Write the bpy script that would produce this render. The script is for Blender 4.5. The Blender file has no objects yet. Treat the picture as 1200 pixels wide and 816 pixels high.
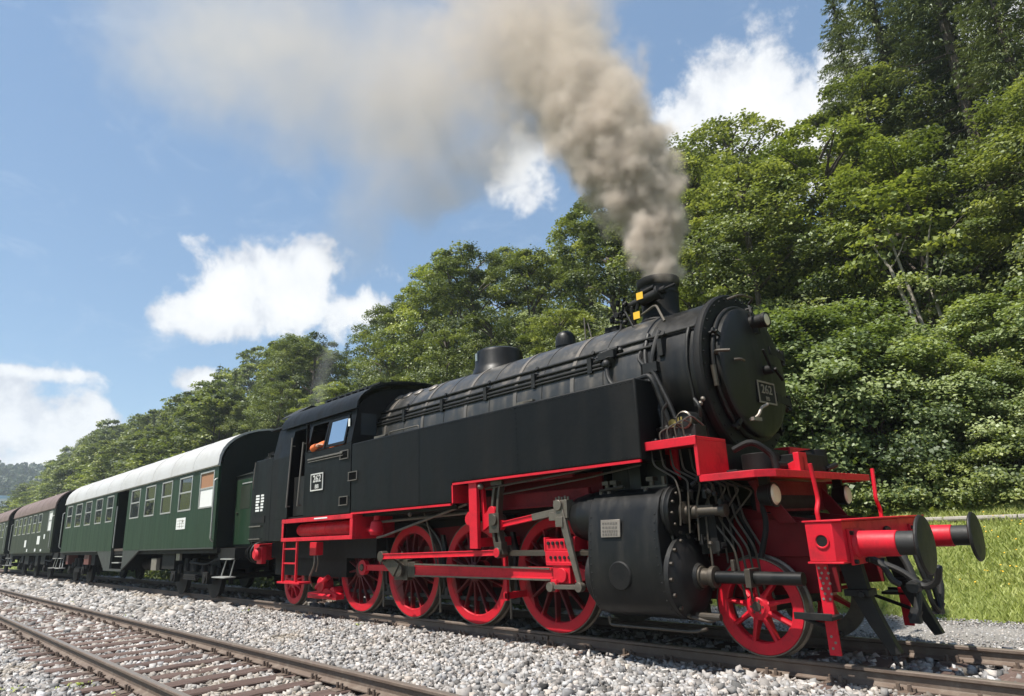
import bpy, bmesh, math, random
import numpy as np
from mathutils import Vector, Matrix, noise as mnoise
R = math.radians
rng = np.random.default_rng(7)
random.seed(7)
S = bpy.context.scene
COL = S.collection

# ------------------------------------------------------------------ camera
def cam_basis(yaw, pitch, roll):
    cy, sy, cp, sp = math.cos(yaw), math.sin(yaw), math.cos(pitch), math.sin(pitch)
    f = Vector((-sy*cp, cy*cp, sp)); r0 = Vector((cy, sy, 0)); u0 = r0.cross(f)
    cr, sr = math.cos(roll), math.sin(roll)
    return cr*r0 + sr*u0, -sr*r0 + cr*u0, f
r_, u_, f_ = cam_basis(0.80366, 0.27037, -0.04427)
camd = bpy.data.cameras.new('camera')
cam = bpy.data.objects.new('camera', camd); COL.objects.link(cam)
CAM = Vector((1.8241, -7.512, 1.3401))
cam.matrix_world = Matrix(((r_.x, u_.x, -f_.x, CAM.x), (r_.y, u_.y, -f_.y, CAM.y), (r_.z, u_.z, -f_.z, CAM.z), (0, 0, 0, 1)))
camd.sensor_width = 36; camd.lens = 765.16/1200*36
camd.clip_start = 0.1; camd.clip_end = 6000
S.camera = cam

# ------------------------------------------------------------------ render settings
S.view_settings.view_transform = 'Standard'; S.view_settings.look = 'None'
S.view_settings.exposure = 0.75; S.view_settings.gamma = 1.0
S.render.engine = 'CYCLES'
cy = S.cycles
cy.use_denoising = True
try: cy.denoiser = 'OPENIMAGEDENOISE'
except Exception: pass
cy.max_bounces = 6; cy.diffuse_bounces = 3; cy.glossy_bounces = 3; cy.transmission_bounces = 4
cy.transparent_max_bounces = 8; cy.volume_bounces = 3
cy.volume_step_rate = 1.0; cy.volume_max_steps = 256
cy.sample_clamp_indirect = 6.0

# ------------------------------------------------------------------ sun + sky
L = Vector((-0.13, -0.46, 1.0)).normalized()          # towards the sun
SUN_EL = math.asin(L.z)
sl = bpy.data.lights.new('sun', 'SUN'); sl.energy = 5.0; sl.angle = R(0.53); sl.color = (1.0, 0.95, 0.87)
sun = bpy.data.objects.new('sun', sl); COL.objects.link(sun)
sun.rotation_euler = L.to_track_quat('Z', 'Y').to_euler(); sun.location = (0, -20, 40)

W = bpy.data.worlds.new('World'); S.world = W; W.use_nodes = True
nt = W.node_tree; nt.nodes.clear()
class NG:
    "small helper to chain shader nodes"
    def __init__(s, nt): s.nt = nt; s.n = nt.nodes; s.l = nt.links
    def node(s, t, **k):
        n = s.n.new(t)
        for a, v in k.items(): setattr(n, a, v)
        return n
    def put(s, sock, v):
        if isinstance(v, bpy.types.NodeSocket): s.l.new(v, sock)
        elif v is not None: sock.default_value = v
    def math(s, op, a, b=None, c=None, clamp=False):
        n = s.node('ShaderNodeMath', operation=op, use_clamp=clamp)
        for i, v in enumerate((a, b, c)):
            if v is not None: s.put(n.inputs[i], v)
        return n.outputs[0]
    def vmath(s, op, a, b=None, out=0):
        n = s.node('ShaderNodeVectorMath', operation=op)
        s.put(n.inputs[0], a)
        if b is not None: s.put(n.inputs[1], b)
        return n.outputs[out]
    def mix(s, fac, a, b):
        n = s.node('ShaderNodeMix', data_type='RGBA')
        s.put(n.inputs[0], fac); s.put(n.inputs[6], a); s.put(n.inputs[7], b)
        return n.outputs[2]
    def noise(s, vec, scale, detail=4, rough=.55, dist=0.0, out=0):
        n = s.node('ShaderNodeTexNoise'); n.noise_dimensions = '3D'
        if vec is not None: s.put(n.inputs['Vector'], vec)
        n.inputs['Scale'].default_value = scale; n.inputs['Detail'].default_value = detail
        n.inputs['Roughness'].default_value = rough; n.inputs['Distortion'].default_value = dist
        return n.outputs[out]
    def ramp(s, fac, stops):
        n = s.node('ShaderNodeValToRGB'); s.put(n.inputs[0], fac)
        e = n.color_ramp.elements
        while len(e) < len(stops): e.new(.5)
        for el, (p, c) in zip(e, stops):
            el.position = p; el.color = c if isinstance(c, (tuple, list)) and len(c) == 4 else ((*c, 1) if isinstance(c, (tuple, list)) else (c, c, c, 1))
        return n.outputs[0]
    def maprange(s, v, a, b, c=0., d=1., smooth=True):
        n = s.node('ShaderNodeMapRange', interpolation_type='SMOOTHSTEP' if smooth else 'LINEAR', clamp=True) if smooth else s.node('ShaderNodeMapRange')
        s.put(n.inputs[0], v)
        for i, q in zip((1, 2, 3, 4), (a, b, c, d)): n.inputs[i].default_value = q
        return n.outputs[0]
def C4(c): return (c[0], c[1], c[2], 1.0)

g = NG(nt)
sky = g.node('ShaderNodeTexSky', sky_type='NISHITA'); sky.sun_disc = False
sky.sun_elevation = SUN_EL; sky.sun_rotation = math.atan2(L.x, L.y)
sky.air_density = 1.0; sky.dust_density = 0.5; sky.ozone_density = 1.0; sky.altitude = 600
SKYS = 0.092
geo = g.node('ShaderNodeTexCoord'); D = g.vmath('NORMALIZE', geo.outputs['Generated'])
sep = g.node('ShaderNodeSeparateXYZ'); g.put(sep.inputs[0], D)
az = g.math('ARCTAN2', sep.outputs[1], sep.outputs[0]); el = g.math('ARCSINE', sep.outputs[2])
# cumulus banks: (azimuth, elevation, half-width, half-height, strength), angles in radians
CL = [(1.9814, 0.5627, 0.1764, 0.1111, 1), (1.9050, 0.5269, 0.1568, 0.1046, 1), (2.0560, 0.5608, 0.0784, 0.0784, 1), (2.3438, 0.5286, 0.0549, 0.0719, 1),
      (2.7245, 0.3471, 0.1503, 0.0810, 1), (2.8115, 0.3073, 0.1046, 0.0444, 1), (2.6285, 0.3273, 0.0810, 0.0523, 1), (2.6823, 0.3872, 0.0588, 0.0470, 1),
      (3.0317, 0.1411, 0.1438, 0.0601, 1), (2.9810, 0.1171, 0.1568, 0.0523, 1), (3.0960, 0.1423, 0.1568, 0.0915, 1), (2.8356, 0.2164, 0.0444, 0.0209, 0.8),
      (3.0324, 0.2109, 0.0653, 0.0131, 0.7), (1.6177, 0.5553, 0.0784, 0.0784, 1), (1.5721, 0.4988, 0.1568, 0.1176, 1)]
crng = random.Random(3)
for k in range(12):                                       # the same kind of sky goes on all round
    a = crng.uniform(-math.pi, math.pi)
    if 0.95 < a < 3.35 or a < -2.95: continue
    CL.append((a, crng.uniform(.08, .75), crng.uniform(.12, .3), crng.uniform(.06, .14), 1.0))
den = None
for (a, e, sa, se, s) in CL:
    da = g.math('SUBTRACT', az, a); da = g.math('MULTIPLY', da, math.cos(e)/sa)
    de = g.math('DIVIDE', g.math('SUBTRACT', el, e), se)
    q = g.math('ADD', g.math('MULTIPLY', da, da), g.math('MULTIPLY', de, de))
    b = g.math('MULTIPLY', g.math('SUBTRACT', 1.0, g.math('SQRT', q)), s)
    den = b if den is None else g.math('SMOOTH_MAX', den, b, .12)
wv = g.noise(D, 6.0, 2, .5, out=1)
wD = g.vmath('ADD', D, g.vmath('MULTIPLY', g.vmath('SUBTRACT', wv, (.5, .5, .5)), (.05, .05, .05)))
n1 = g.noise(wD, 12.0, 9, .58)
m = g.math('ADD', den, g.math('MULTIPLY', g.math('SUBTRACT', n1, .5), 2.6))
mask = g.maprange(m, .03, .46)
# cloud body: white tops and greyer hollows
n2 = g.noise(wD, 16.0, 6, .6)
ccol = g.ramp(g.math('ADD', g.math('MULTIPLY', g.math('SUBTRACT', n2, .5), 1.4), g.maprange(m, .1, 1.1, .25, .75)), [(.18, (.66, .70, .78)), (.5, (.90, .925, .96)), (.80, (1.0, 1.0, 1.0))])
# thin high cirrus
sD = g.vmath('MULTIPLY', D, (2.0, 5.0, 9.0))
cir = g.maprange(g.noise(sD, 2.2, 6, .65, .6), .50, .85, 0., .22)
skyc = g.vmath('MULTIPLY', sky.outputs[0], (SKYS, SKYS, SKYS))
hs = g.node('ShaderNodeHueSaturation'); hs.inputs['Saturation'].default_value = 1.06; hs.inputs['Value'].default_value = 1.0
g.put(hs.inputs['Color'], g.vmath('MULTIPLY', skyc, (1.13, 1.17, 1.10)))
c1 = g.mix(cir, g.mix(.42, hs.outputs[0], (.164, .252, .394, 1)), (.47, .52, .58, 1))
c2 = g.mix(mask, c1, g.vmath('MULTIPLY', ccol, (.62, .62, .62)))
bg = g.node('ShaderNodeBackground'); g.put(bg.inputs[0], c2); bg.inputs[1].default_value = 1.0
wo = g.node('ShaderNodeOutputWorld'); g.l.new(bg.outputs[0], wo.inputs[0])
W.cycles.sampling_method = 'MANUAL'; W.cycles.sample_map_resolution = 512

# ------------------------------------------------------------------ materials
MATS = {}
def newmat(name):
    m = bpy.data.materials.new(name); m.use_nodes = True; m.node_tree.nodes.clear(); MATS[name] = m
    return m, NG(m.node_tree)
def finish(g, col, rough, metal=0.0, bump=None, bstr=.2, bdist=.02, spec=.5, coat=0.0):
    p = g.node('ShaderNodeBsdfPrincipled')
    g.put(p.inputs['Base Color'], col); g.put(p.inputs['Roughness'], rough); g.put(p.inputs['Metallic'], metal)
    p.inputs['Specular IOR Level'].default_value = spec
    if coat: p.inputs['Coat Weight'].default_value = coat; p.inputs['Coat Roughness'].default_value = .15
    if bump is not None:
        b = g.node('ShaderNodeBump'); b.inputs['Strength'].default_value = bstr; b.inputs['Distance'].default_value = bdist
        g.put(b.inputs['Height'], bump); g.l.new(b.outputs[0], p.inputs['Normal'])
    o = g.node('ShaderNodeOutputMaterial'); g.l.new(p.outputs[0], o.inputs[0]); return p
def paint(name, base, rough=.4, dirt=(.16, .14, .12), damt=.35, streak=False, metal=0., scale=3.0, bump=.06, bdist=.02, rvar=.15, coat=0., spec=.5):
    m, g = newmat(name)
    tc = g.node('ShaderNodeTexCoord').outputs['Object']
    v = g.vmath('MULTIPLY', tc, (5.0, 5.0, .35)) if streak else tc
    n = g.noise(v, scale, 6, .65)
    n2 = g.noise(tc, scale*9, 4, .6)
    f = g.maprange(g.math('ADD', g.math('MULTIPLY', n, .75), g.math('MULTIPLY', n2, .25)), .42, .78, 0., damt)
    col = g.mix(f, C4(base), C4(dirt))
    rr = g.math('ADD', rough - rvar/2, g.math('MULTIPLY', g.noise(v, scale*1.7, 5, .6), rvar*1.0))
    rr = g.math('ADD', rr, g.math('MULTIPLY', f, .35), clamp=True)
    finish(g, col, rr, metal, g.noise(tc, scale*2.2, 5, .6), bump, bdist, spec, coat)
    return m
paint('black_paint', (0.0052, 0.00544, 0.0056), .40, (0.032, 0.0288, 0.0248), .60, True, scale=1.1, bump=.12, rvar=.26, spec=.27)
paint('tank_paint', (0.0040, 0.0045, 0.0050), .47, (0.01584, 0.01512, 0.0144), .75, True, scale=.55, bump=.30, bdist=.06, rvar=.26, spec=.15)
paint('black_iron', (0.0064, 0.0064, 0.0064), .52, (0.032, 0.0272, 0.0224), .6, False, scale=6, bump=.2, spec=.35)
paint('cladding', (0.0246, 0.0246, 0.02378), .36, (0.1312, 0.1107, 0.0902), .75, True, scale=1.0, bump=.10, rvar=.3)
paint('band_metal', (0.136, 0.12, 0.104), .45, (0.04, 0.036, 0.032), .6, True, scale=2, metal=.3)
paint('soot_black', (0.004, 0.004, 0.004), .6, (0.024, 0.0192, 0.0152), .5, False, scale=5, bump=.25, spec=.25)
paint('recess_shade', (.002, .002, .002), .95, (.004, .004, .004), .3, False, scale=5, spec=.05)  # black that stands for the shade inside the foot holes
paint('red_paint', (.53, .008, .022), .45, (.09, .012, .014), .62, False, scale=3.2, bump=.12, spec=.3)
paint('frame_red_shade', (0.1275, 0.00425, 0.00765), .58, (0.0255, 0.0102, 0.0085), .65, False, scale=4, bump=.15, spec=.2)  # darker copy of the red paint, shade under the deck put into its colour
m, g = newmat('red_wheel_shade')                               # shade on the spokes painted in with some grease, darker towards the hub
tc = g.node('ShaderNodeTexCoord').outputs['Object']
rr_ = g.vmath('LENGTH', g.vmath('MULTIPLY', tc, (1, 0, 1)), out=1)
n = g.noise(tc, 7, 6, .65); gr = g.maprange(g.math('ADD', rr_, g.math('MULTIPLY', g.math('SUBTRACT', n, .5), .22)), .50, .66, .90, .05)
c = g.mix(gr, (.52, .008, .020, 1), (.045, .010, .010, 1))
finish(g, c, g.math('ADD', .42, g.math('MULTIPLY', n, .2)), 0., g.noise(tc, 16, 5, .6), .12, .02, .3)
paint('steel', (0.152, 0.132, 0.108), .42, (0.04, 0.032, 0.024), .65, False, metal=.55, scale=8, bump=.15)
paint('oily_steel', (0.068, 0.056, 0.0432), .42, (0.0176, 0.0144, 0.0112), .7, False, metal=.4, scale=9, bump=.18)
paint('brass', (.42, .30, .10), .40, (.12, .09, .04), .5, False, metal=.8, scale=9)
paint('plate_metal', (0.234, 0.2028, 0.1716), .42, (0.0936, 0.078, 0.0663), .5, False, metal=.4, scale=12)
paint('white_paint', (0.496, 0.488, 0.464), .5, (0.24, 0.216, 0.184), .35, False, scale=6)
paint('white_board', (0.68, 0.68, 0.663), .45, (0.51, 0.493, 0.4675), .25, False, scale=4)
paint('yellow_paint', (.75, .42, .02), .5, (.35, .2, .03), .4, False, scale=20)
paint('lens_glass', (.62, .56, .40), .12, (.4, .36, .28), .3, False, scale=12, coat=.8)
paint('coach_green', (0.00858, 0.02886, 0.01326), .48, (0.0312, 0.03744, 0.02184), .6, True, scale=1.1, bump=.08, rvar=.2, spec=.25)
paint('coach_dark_green', (0.01716, 0.0234, 0.01404), .5, (0.0468, 0.04524, 0.03276), .6, True, scale=1.2, bump=.08, spec=.3)
paint('coach_skirt', (0.0255, 0.0285, 0.027), .5, (0.075, 0.0675, 0.05625), .5, False, scale=3)
paint('coach_dark_end', (0.00525, 0.00825, 0.006), .6, (0.015, 0.015, 0.0135), .5, True, scale=2, spec=.25)
paint('roof_grey', (0.4092, 0.4059, 0.4026), .55, (0.2376, 0.2277, 0.2145), .6, False, scale=.9, bump=.12)
paint('roof_brown', (0.15, 0.1013, 0.08625), .6, (0.0825, 0.06375, 0.05625), .6, False, scale=1.2, bump=.12)
paint('alu_frame', (0.368, 0.368, 0.352), .40, (0.176, 0.168, 0.152), .5, False, metal=.35, scale=6)
paint('curtain', (.30, .15, .08), .8, (.2, .1, .05), .5, True, scale=5)
paint('under_black', (0.006, 0.005625, 0.00525), .65, (0.03, 0.0255, 0.021), .6, False, scale=5, bump=.25, spec=.25)
paint('rust_red', (0.12, 0.03375, 0.024), .6, (0.0525, 0.03, 0.0225), .6, False, scale=5, bump=.2)
paint('interior', (0.07, 0.0525, 0.0385), .7, (0.035, 0.028, 0.021), .5, False, scale=2)
paint('orange_cloth', (.60, .13, .03), .8, (.4, .08, .02), .4, False, scale=20, bump=.3)
paint('dark_cloth', (.02, .022, .03), .85, (.05, .05, .05), .4, False, scale=20, bump=.3)
paint('skin', (.48, .27, .19), .5, (.4, .2, .14), .3, False, scale=20)
paint('hair', (.05, .035, .025), .7, (.02, .02, .02), .4, False, scale=40)
paint('rubber', (0.0096, 0.0096, 0.0096), .6, (0.032, 0.0296, 0.0264), .5, False, scale=12)
paint('wood_grey', (0.272, 0.248, 0.216), .75, (0.16, 0.136, 0.112), .6, False, scale=5, bump=.4)
paint('house_white', (0.4125, 0.435, 0.465), .6, (0.3, 0.315, 0.33), .4, True, scale=.3)
paint('house_blue', (0.176, 0.304, 0.44), .5, (0.16, 0.24, 0.32), .4, False, scale=.4)
paint('house_cream', (0.4125, 0.375, 0.3), .6, (0.3, 0.27, 0.225), .4, True, scale=.3)
paint('roof_red', (.36, .13, .08), .7, (.22, .1, .07), .5, False, scale=.8)
paint('window_dark', (.03, .035, .04), .15, (.05, .05, .05), .3, False, scale=1)
paint('rail_rust', (0.108, 0.0756, 0.05616), .65, (0.216, 0.18, 0.144), .7, False, scale=6, bump=.3)
paint('rail_head', (0.234, 0.2028, 0.1716), .42, (0.156, 0.117, 0.0858), .75, False, metal=.5, scale=4, bump=.05)
paint('bark', (0.068, 0.052, 0.04), .85, (0.12, 0.104, 0.088), .6, True, scale=4, bump=.8)
paint('pale_bark', (0.255, 0.2295, 0.1955), .8, (0.102, 0.085, 0.068), .6, False, scale=7, bump=.6)

m, g = newmat('glass')                                   # window glass: clear with a mirror sheen
tr = g.node('ShaderNodeBsdfTransparent'); tr.inputs[0].default_value = (.36, .39, .39, 1)
gl = g.node('ShaderNodeBsdfGlossy'); gl.inputs['Roughness'].default_value = .02
fr = g.node('ShaderNodeFresnel'); fr.inputs[0].default_value = 1.9
mx = g.node('ShaderNodeMixShader'); g.l.new(fr.outputs[0], mx.inputs[0]); g.l.new(tr.outputs[0], mx.inputs[1]); g.l.new(gl.outputs[0], mx.inputs[2])
o = g.node('ShaderNodeOutputMaterial'); g.l.new(mx.outputs[0], o.inputs[0])
m, g = newmat('cab_glass')                               # the angled cab pane mirrors the sky
gl = g.node('ShaderNodeBsdfPrincipled'); gl.inputs['Base Color'].default_value = (.55, .62, .68, 1); gl.inputs['Metallic'].default_value = 1.0; gl.inputs['Roughness'].default_value = .04
o = g.node('ShaderNodeOutputMaterial'); g.l.new(gl.outputs[0], o.inputs[0])

m, g = newmat('sleeper_wood')
oi = g.node('ShaderNodeObjectInfo').outputs['Random']
tc = g.node('ShaderNodeTexCoord').outputs['Object']
gr = g.noise(g.vmath('MULTIPLY', tc, (14., 1.2, 14.)), 2.5, 8, .7)
c = g.ramp(g.math('ADD', g.math('MULTIPLY', gr, .75), g.math('MULTIPLY', oi, .25)), [(.25, (.055, .036, .030)), (.55, (.115, .078, .065)), (.85, (.20, .15, .125))])
finish(g, c, .8, 0., gr, .5, .02, .25)

m, g = newmat('stone')
at = g.node('ShaderNodeAttribute', attribute_name='tint')
tc = g.node('ShaderNodeTexCoord').outputs['Object']
n = g.noise(tc, 60., 3, .6)
c = g.mix(g.maprange(n, .4, .75, 0., .35), at.outputs['Color'], (.16, .14, .12, 1))
big = g.noise(tc, .55, 4, .6)
c = g.mix(g.maprange(big, .52, .72, 0., .45), c, (.32, .26, .18, 1))
finish(g, c, .85, 0., None, spec=.3)
m, g = newmat('ballast_bed')
tc = g.node('ShaderNodeTexCoord').outputs['Object']
vo = g.node('ShaderNodeTexVoronoi'); g.put(vo.inputs['Vector'], tc); vo.inputs['Scale'].default_value = 16.
c = g.ramp(vo.outputs['Color'], [(.0, (.11, .10, .09)), (.5, (.26, .24, .225)), (1., (.40, .375, .36))])
big = g.noise(tc, .55, 4, .6)
c = g.mix(g.maprange(big, .52, .72, 0., .45), c, (.30, .24, .165, 1))
finish(g, c, .9, 0., vo.outputs['Distance'], .9, .03, .2)
m, g = newmat('path_gravel')
tc = g.node('ShaderNodeTexCoord').outputs['Object']
n = g.noise(tc, 42., 6, .75); n2 = g.noise(tc, 1.1, 5, .6)
c = g.ramp(g.math('ADD', g.math('MULTIPLY', n, .6), g.math('MULTIPLY', n2, .4)), [(.3, (.10, .093, .082)), (.5, (.205, .195, .18)), (.62, (.27, .255, .24)), (.8, (.35, .335, .31))])
finish(g, c, .9, 0., n, .6, .02, .2)
m, g = newmat('ground')
tc = g.node('ShaderNodeTexCoord').outputs['Object']
n = g.noise(tc, .9, 8, .7); n2 = g.noise(tc, 14., 5, .7)
c = g.ramp(g.math('ADD', g.math('MULTIPLY', n, .55), g.math('MULTIPLY', n2, .45)), [(.3, (.07, .085, .025)), (.5, (.15, .18, .05)), (.72, (.25, .26, .09)), (.85, (.28, .25, .13))])
finish(g, c, .95, 0., n2, .8, .06, .1)

def leafmat(name, dark, mid, light, trans=.35, hue=.25, gloss=.04):
    m, g = newmat(name)
    at = g.node('ShaderNodeAttribute', attribute_name='tint').outputs['Fac']
    oi = g.node('ShaderNodeObjectInfo').outputs['Random']
    f = g.math('ADD', g.math('MULTIPLY', at, 1.0-hue), g.math('MULTIPLY', oi, hue))
    c = g.ramp(f, [(.12, dark), (.5, mid), (.9, light)])
    d = g.node('ShaderNodeBsdfDiffuse'); g.put(d.inputs[0], c)
    t = g.node('ShaderNodeBsdfTranslucent'); g.put(t.inputs[0], g.vmath('MULTIPLY', c, (1.25, 1.3, .5)))
    mx = g.node('ShaderNodeMixShader'); mx.inputs[0].default_value = trans
    g.l.new(d.outputs[0], mx.inputs[1]); g.l.new(t.outputs[0], mx.inputs[2])
    gl = g.node('ShaderNodeBsdfGlossy'); gl.inputs['Roughness'].default_value = .5; gl.inputs[0].default_value = (.8, .85, .8, 1)
    m2 = g.node('ShaderNodeMixShader'); m2.inputs[0].default_value = gloss
    g.l.new(mx.outputs[0], m2.inputs[1]); g.l.new(gl.outputs[0], m2.inputs[2])
    o = g.node('ShaderNodeOutputMaterial'); g.l.new(m2.outputs[0], o.inputs[0])
leafmat('leaf_beech', (0.043, 0.05848, 0.0258), (0.1462, 0.1763, 0.06364), (0.3182, 0.3397, 0.1161))
leafmat('leaf_oak', (0.03268, 0.04644, 0.02408), (0.1049, 0.1307, 0.05676), (0.2236, 0.2451, 0.0989))
leafmat('leaf_bright', (0.05848, 0.08256, 0.0258), (0.1892, 0.2279, 0.06192), (0.3526, 0.3784, 0.1075))
leafmat('leaf_hazel', (0.0516, 0.07568, 0.0258), (0.1634, 0.2107, 0.0731), (0.344, 0.387, 0.172), gloss=.04)
leafmat('needle', (0.03612, 0.04988, 0.02752), (0.1075, 0.1333, 0.0602), (0.215, 0.2408, 0.0989), trans=.15)
leafmat('grass_blade', (.18, .22, .062), (.37, .42, .13), (.55, .55, .22), trans=.35)
leafmat('far_leaf', (0.01548, 0.02924, 0.01118), (0.0344, 0.05504, 0.01892), (0.0645, 0.086, 0.02752), trans=.2)

# ------------------------------------------------------------------ mesh helpers
SIBS = {}
STUFF_PARTS = {'rivet_row', 'rivet_ring', 'cover_bolt', 'cover_screw', 'bolt_row', 'plate_lettering', 'white_lettering', 'buffer_bolt', 'lit_dot', 'coal'}
NO_SPLIT = {'interior', 'eyes', 'jacket', 'trousers', 'head', 'blower_valve', 'brake_cylinder', 'air_pump', 'front_reservoir', 'lubricator', 'roof_vent', 'cab_side', 'crosshead', 'tyre', 'wheel_centre', 'axle_cap', 'plate_border', 'board_print', 'combination_lever', 'screw_coupling', 'lifting_arm', 'expansion_link'}
class MB:
    "collects primitives in one bmesh; build() links them as ONE object"
    def __init__(s): s.b = bmesh.new(); s.m = 0; s.M = None
    def _f(s, vs):
        try:
            f = s.b.faces.new(vs); f.material_index = s.m; return f
        except ValueError: return None
    def v(s, p):
        p = Vector(p)
        if s.M is not None: p = s.M @ p
        return s.b.verts.new(p)
    def box(s, x, y, z):
        x, y, z = sorted(x), sorted(y), sorted(z)
        V = [s.v((a, b, c)) for a in x for b in y for c in z]
        for q in ((0, 1, 3, 2), (4, 6, 7, 5), (0, 4, 5, 1), (2, 3, 7, 6), (0, 2, 6, 4), (1, 5, 7, 3)): s._f([V[i] for i in q])
        return s
    def bar(s, p0, p1, w, h, up=(0, 0, 1)):
        "rectangular bar from p0 to p1, w across, h along up"
        p0, p1 = Vector(p0), Vector(p1); d = (p1-p0).normalized(); up = Vector(up)
        sd = d.cross(up); sd = sd.normalized() if sd.length > 1e-6 else Vector((1, 0, 0)); u = sd.cross(d)
        A = [[s.v(p + sd*(w/2*i) + u*(h/2*j)) for i, j in ((-1, -1), (1, -1), (1, 1), (-1, 1))] for p in (p0, p1)]
        for k in range(4): s._f([A[0][k], A[0][(k+1) % 4], A[1][(k+1) % 4], A[1][k]])
        s._f(A[0][::-1]); s._f(A[1]); return s
    def lathe(s, o, ax, prof, seg=24, caps=True):
        "prof: list of (along, radius)"
        o, ax = Vector(o), Vector(ax).normalized()
        t = Vector((0, 0, 1)) if abs(ax.z) < .9 else Vector((1, 0, 0))
        e1 = ax.cross(t).normalized(); e2 = ax.cross(e1)
        rings = []
        for a, r in prof:
            if r < 1e-6: rings.append([s.v(o + ax*a)]); continue
            rings.append([s.v(o + ax*a + (e1*math.cos(2*math.pi*k/seg) + e2*math.sin(2*math.pi*k/seg))*r) for k in range(seg)])
        for A, B in zip(rings, rings[1:]):
            for k in range(seg):
                k2 = (k+1) % seg
                if len(A) == 1 and len(B) == 1: break
                if len(A) == 1: s._f([A[0], B[k2], B[k]])
                elif len(B) == 1: s._f([A[k], A[k2], B[0]])
                else: s._f([A[k], A[k2], B[k2], B[k]])
        if caps:
            if len(rings[0]) > 2: s._f(rings[0][::-1])
            if len(rings[-1]) > 2: s._f(rings[-1])
        return s
    def cyl(s, p0, p1, r, seg=16, r2=None):
        p0, p1 = Vector(p0), Vector(p1)
        return s.lathe(p0, p1-p0, [(0, r), ((p1-p0).length, r if r2 is None else r2)], seg)
    def tube(s, pts, r, seg=8):
        pts = [Vector(p) for p in pts]; rings = []
        n = len(pts); e1 = None
        for i, p in enumerate(pts):
            d = (pts[min(i+1, n-1)] - pts[max(i-1, 0)]).normalized()
            if e1 is None:
                t = Vector((0, 0, 1)) if abs(d.z) < .9 else Vector((1, 0, 0)); e1 = d.cross(t).normalized()
            else: e1 = (e1 - d*e1.dot(d)).normalized()
            e2 = d.cross(e1); rr = r[i] if isinstance(r, (list, tuple)) else r
            rings.append([s.v(p + (e1*math.cos(2*math.pi*k/seg) + e2*math.sin(2*math.pi*k/seg))*rr) for k in range(seg)])
        for A, B in zip(rings, rings[1:]):
            for k in range(seg): s._f([A[k], A[(k+1) % seg], B[(k+1) % seg], B[k]])
        s._f(rings[0][::-1]); s._f(rings[-1]); return s
    def ctube(s, pts, r, seg=8, n=4):
        "tube along pts with rounded corners"
        P = [Vector(p) for p in pts]; out = [P[0]]
        for a, b, c in zip(P, P[1:], P[2:]):
            l = min((b-a).length, (c-b).length)*.45; l = min(l, r*5)
            p0 = b + (a-b).normalized()*l; p2 = b + (c-b).normalized()*l
            for k in range(n+1):
                t = k/n; out.append(p0*(1-t)**2 + b*2*t*(1-t) + p2*t*t)
        out.append(P[-1]); return s.tube(out, r, seg)
    def prism(s, poly, ax, lo, hi):
        "poly in the two other axes (x,z for y; y,z for x; x,y for z), extruded lo..hi along ax"
        def P(a, b, t): return {'x': (t, a, b), 'y': (a, t, b), 'z': (a, b, t)}[ax]
        A = [s.v(P(a, b, lo)) for a, b in poly]; B = [s.v(P(a, b, hi)) for a, b in poly]
        n = len(A)
        for k in range(n): s._f([A[k], A[(k+1) % n], B[(k+1) % n], B[k]])
        s._f(A[::-1]); s._f(B); return s
    def strip(s, A, B):
        "quad strip between two point rows"
        a = [s.v(p) for p in A]; b = [s.v(p) for p in B]
        for i in range(len(a)-1): s._f([a[i], a[i+1], b[i+1], b[i]])
        return s
    def ball(s, c, r, seg=12, sx=1, sy=1, sz=1):
        M0 = s.M; T = Matrix.Translation(Vector(c)) @ Matrix.Diagonal((sx, sy, sz, 1)); s.M = T if M0 is None else M0 @ T
        n = max(4, seg//2)
        s.lathe((0, 0, 0), (0, 0, 1), [(-r*math.cos(math.pi*k/n), r*math.sin(math.pi*k/n) if 0 < k < n else 0) for k in range(n+1)], seg, False)
        s.M = M0; return s
    def rivets(s, p0, p1, n, r=.012, out=(0, -1, 0)):
        p0, p1, out = Vector(p0), Vector(p1), Vector(out)
        for k in range(n):
            p = p0.lerp(p1, k/(n-1) if n > 1 else 0)
            s.lathe(p, out, [(0, r), (r*.55, r*.75), (r*.75, 0)], 6, False)
        return s
    SPLIT = False
    def clusters(s):
        "islands of the mesh, those whose boxes touch taken together"
        s.b.verts.ensure_lookup_table(); s.b.verts.index_update(); n = len(s.b.verts); lab = [-1]*n; B = []
        for v in s.b.verts:
            if lab[v.index] >= 0: continue
            k = len(B); st = [v]; lab[v.index] = k; lo = list(v.co); hi = list(v.co)
            while st:
                a = st.pop()
                for i in range(3): lo[i] = min(lo[i], a.co[i]); hi[i] = max(hi[i], a.co[i])
                for e in a.link_edges:
                    c = e.other_vert(a)
                    if lab[c.index] < 0: lab[c.index] = k; st.append(c)
            B.append((lo, hi))
        m = len(B); par = list(range(m))
        def find(i):
            while par[i] != i: par[i] = par[par[i]]; i = par[i]
            return i
        if m > 400: return None
        for i in range(m):
            for j in range(i):
                if all(B[i][0][q] <= B[j][1][q]+.008 and B[j][0][q] <= B[i][1][q]+.008 for q in range(3)): par[find(i)] = find(j)
        G = {}
        for v in s.b.verts: G.setdefault(find(lab[v.index]), []).append(v)
        return list(G.values())
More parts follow.
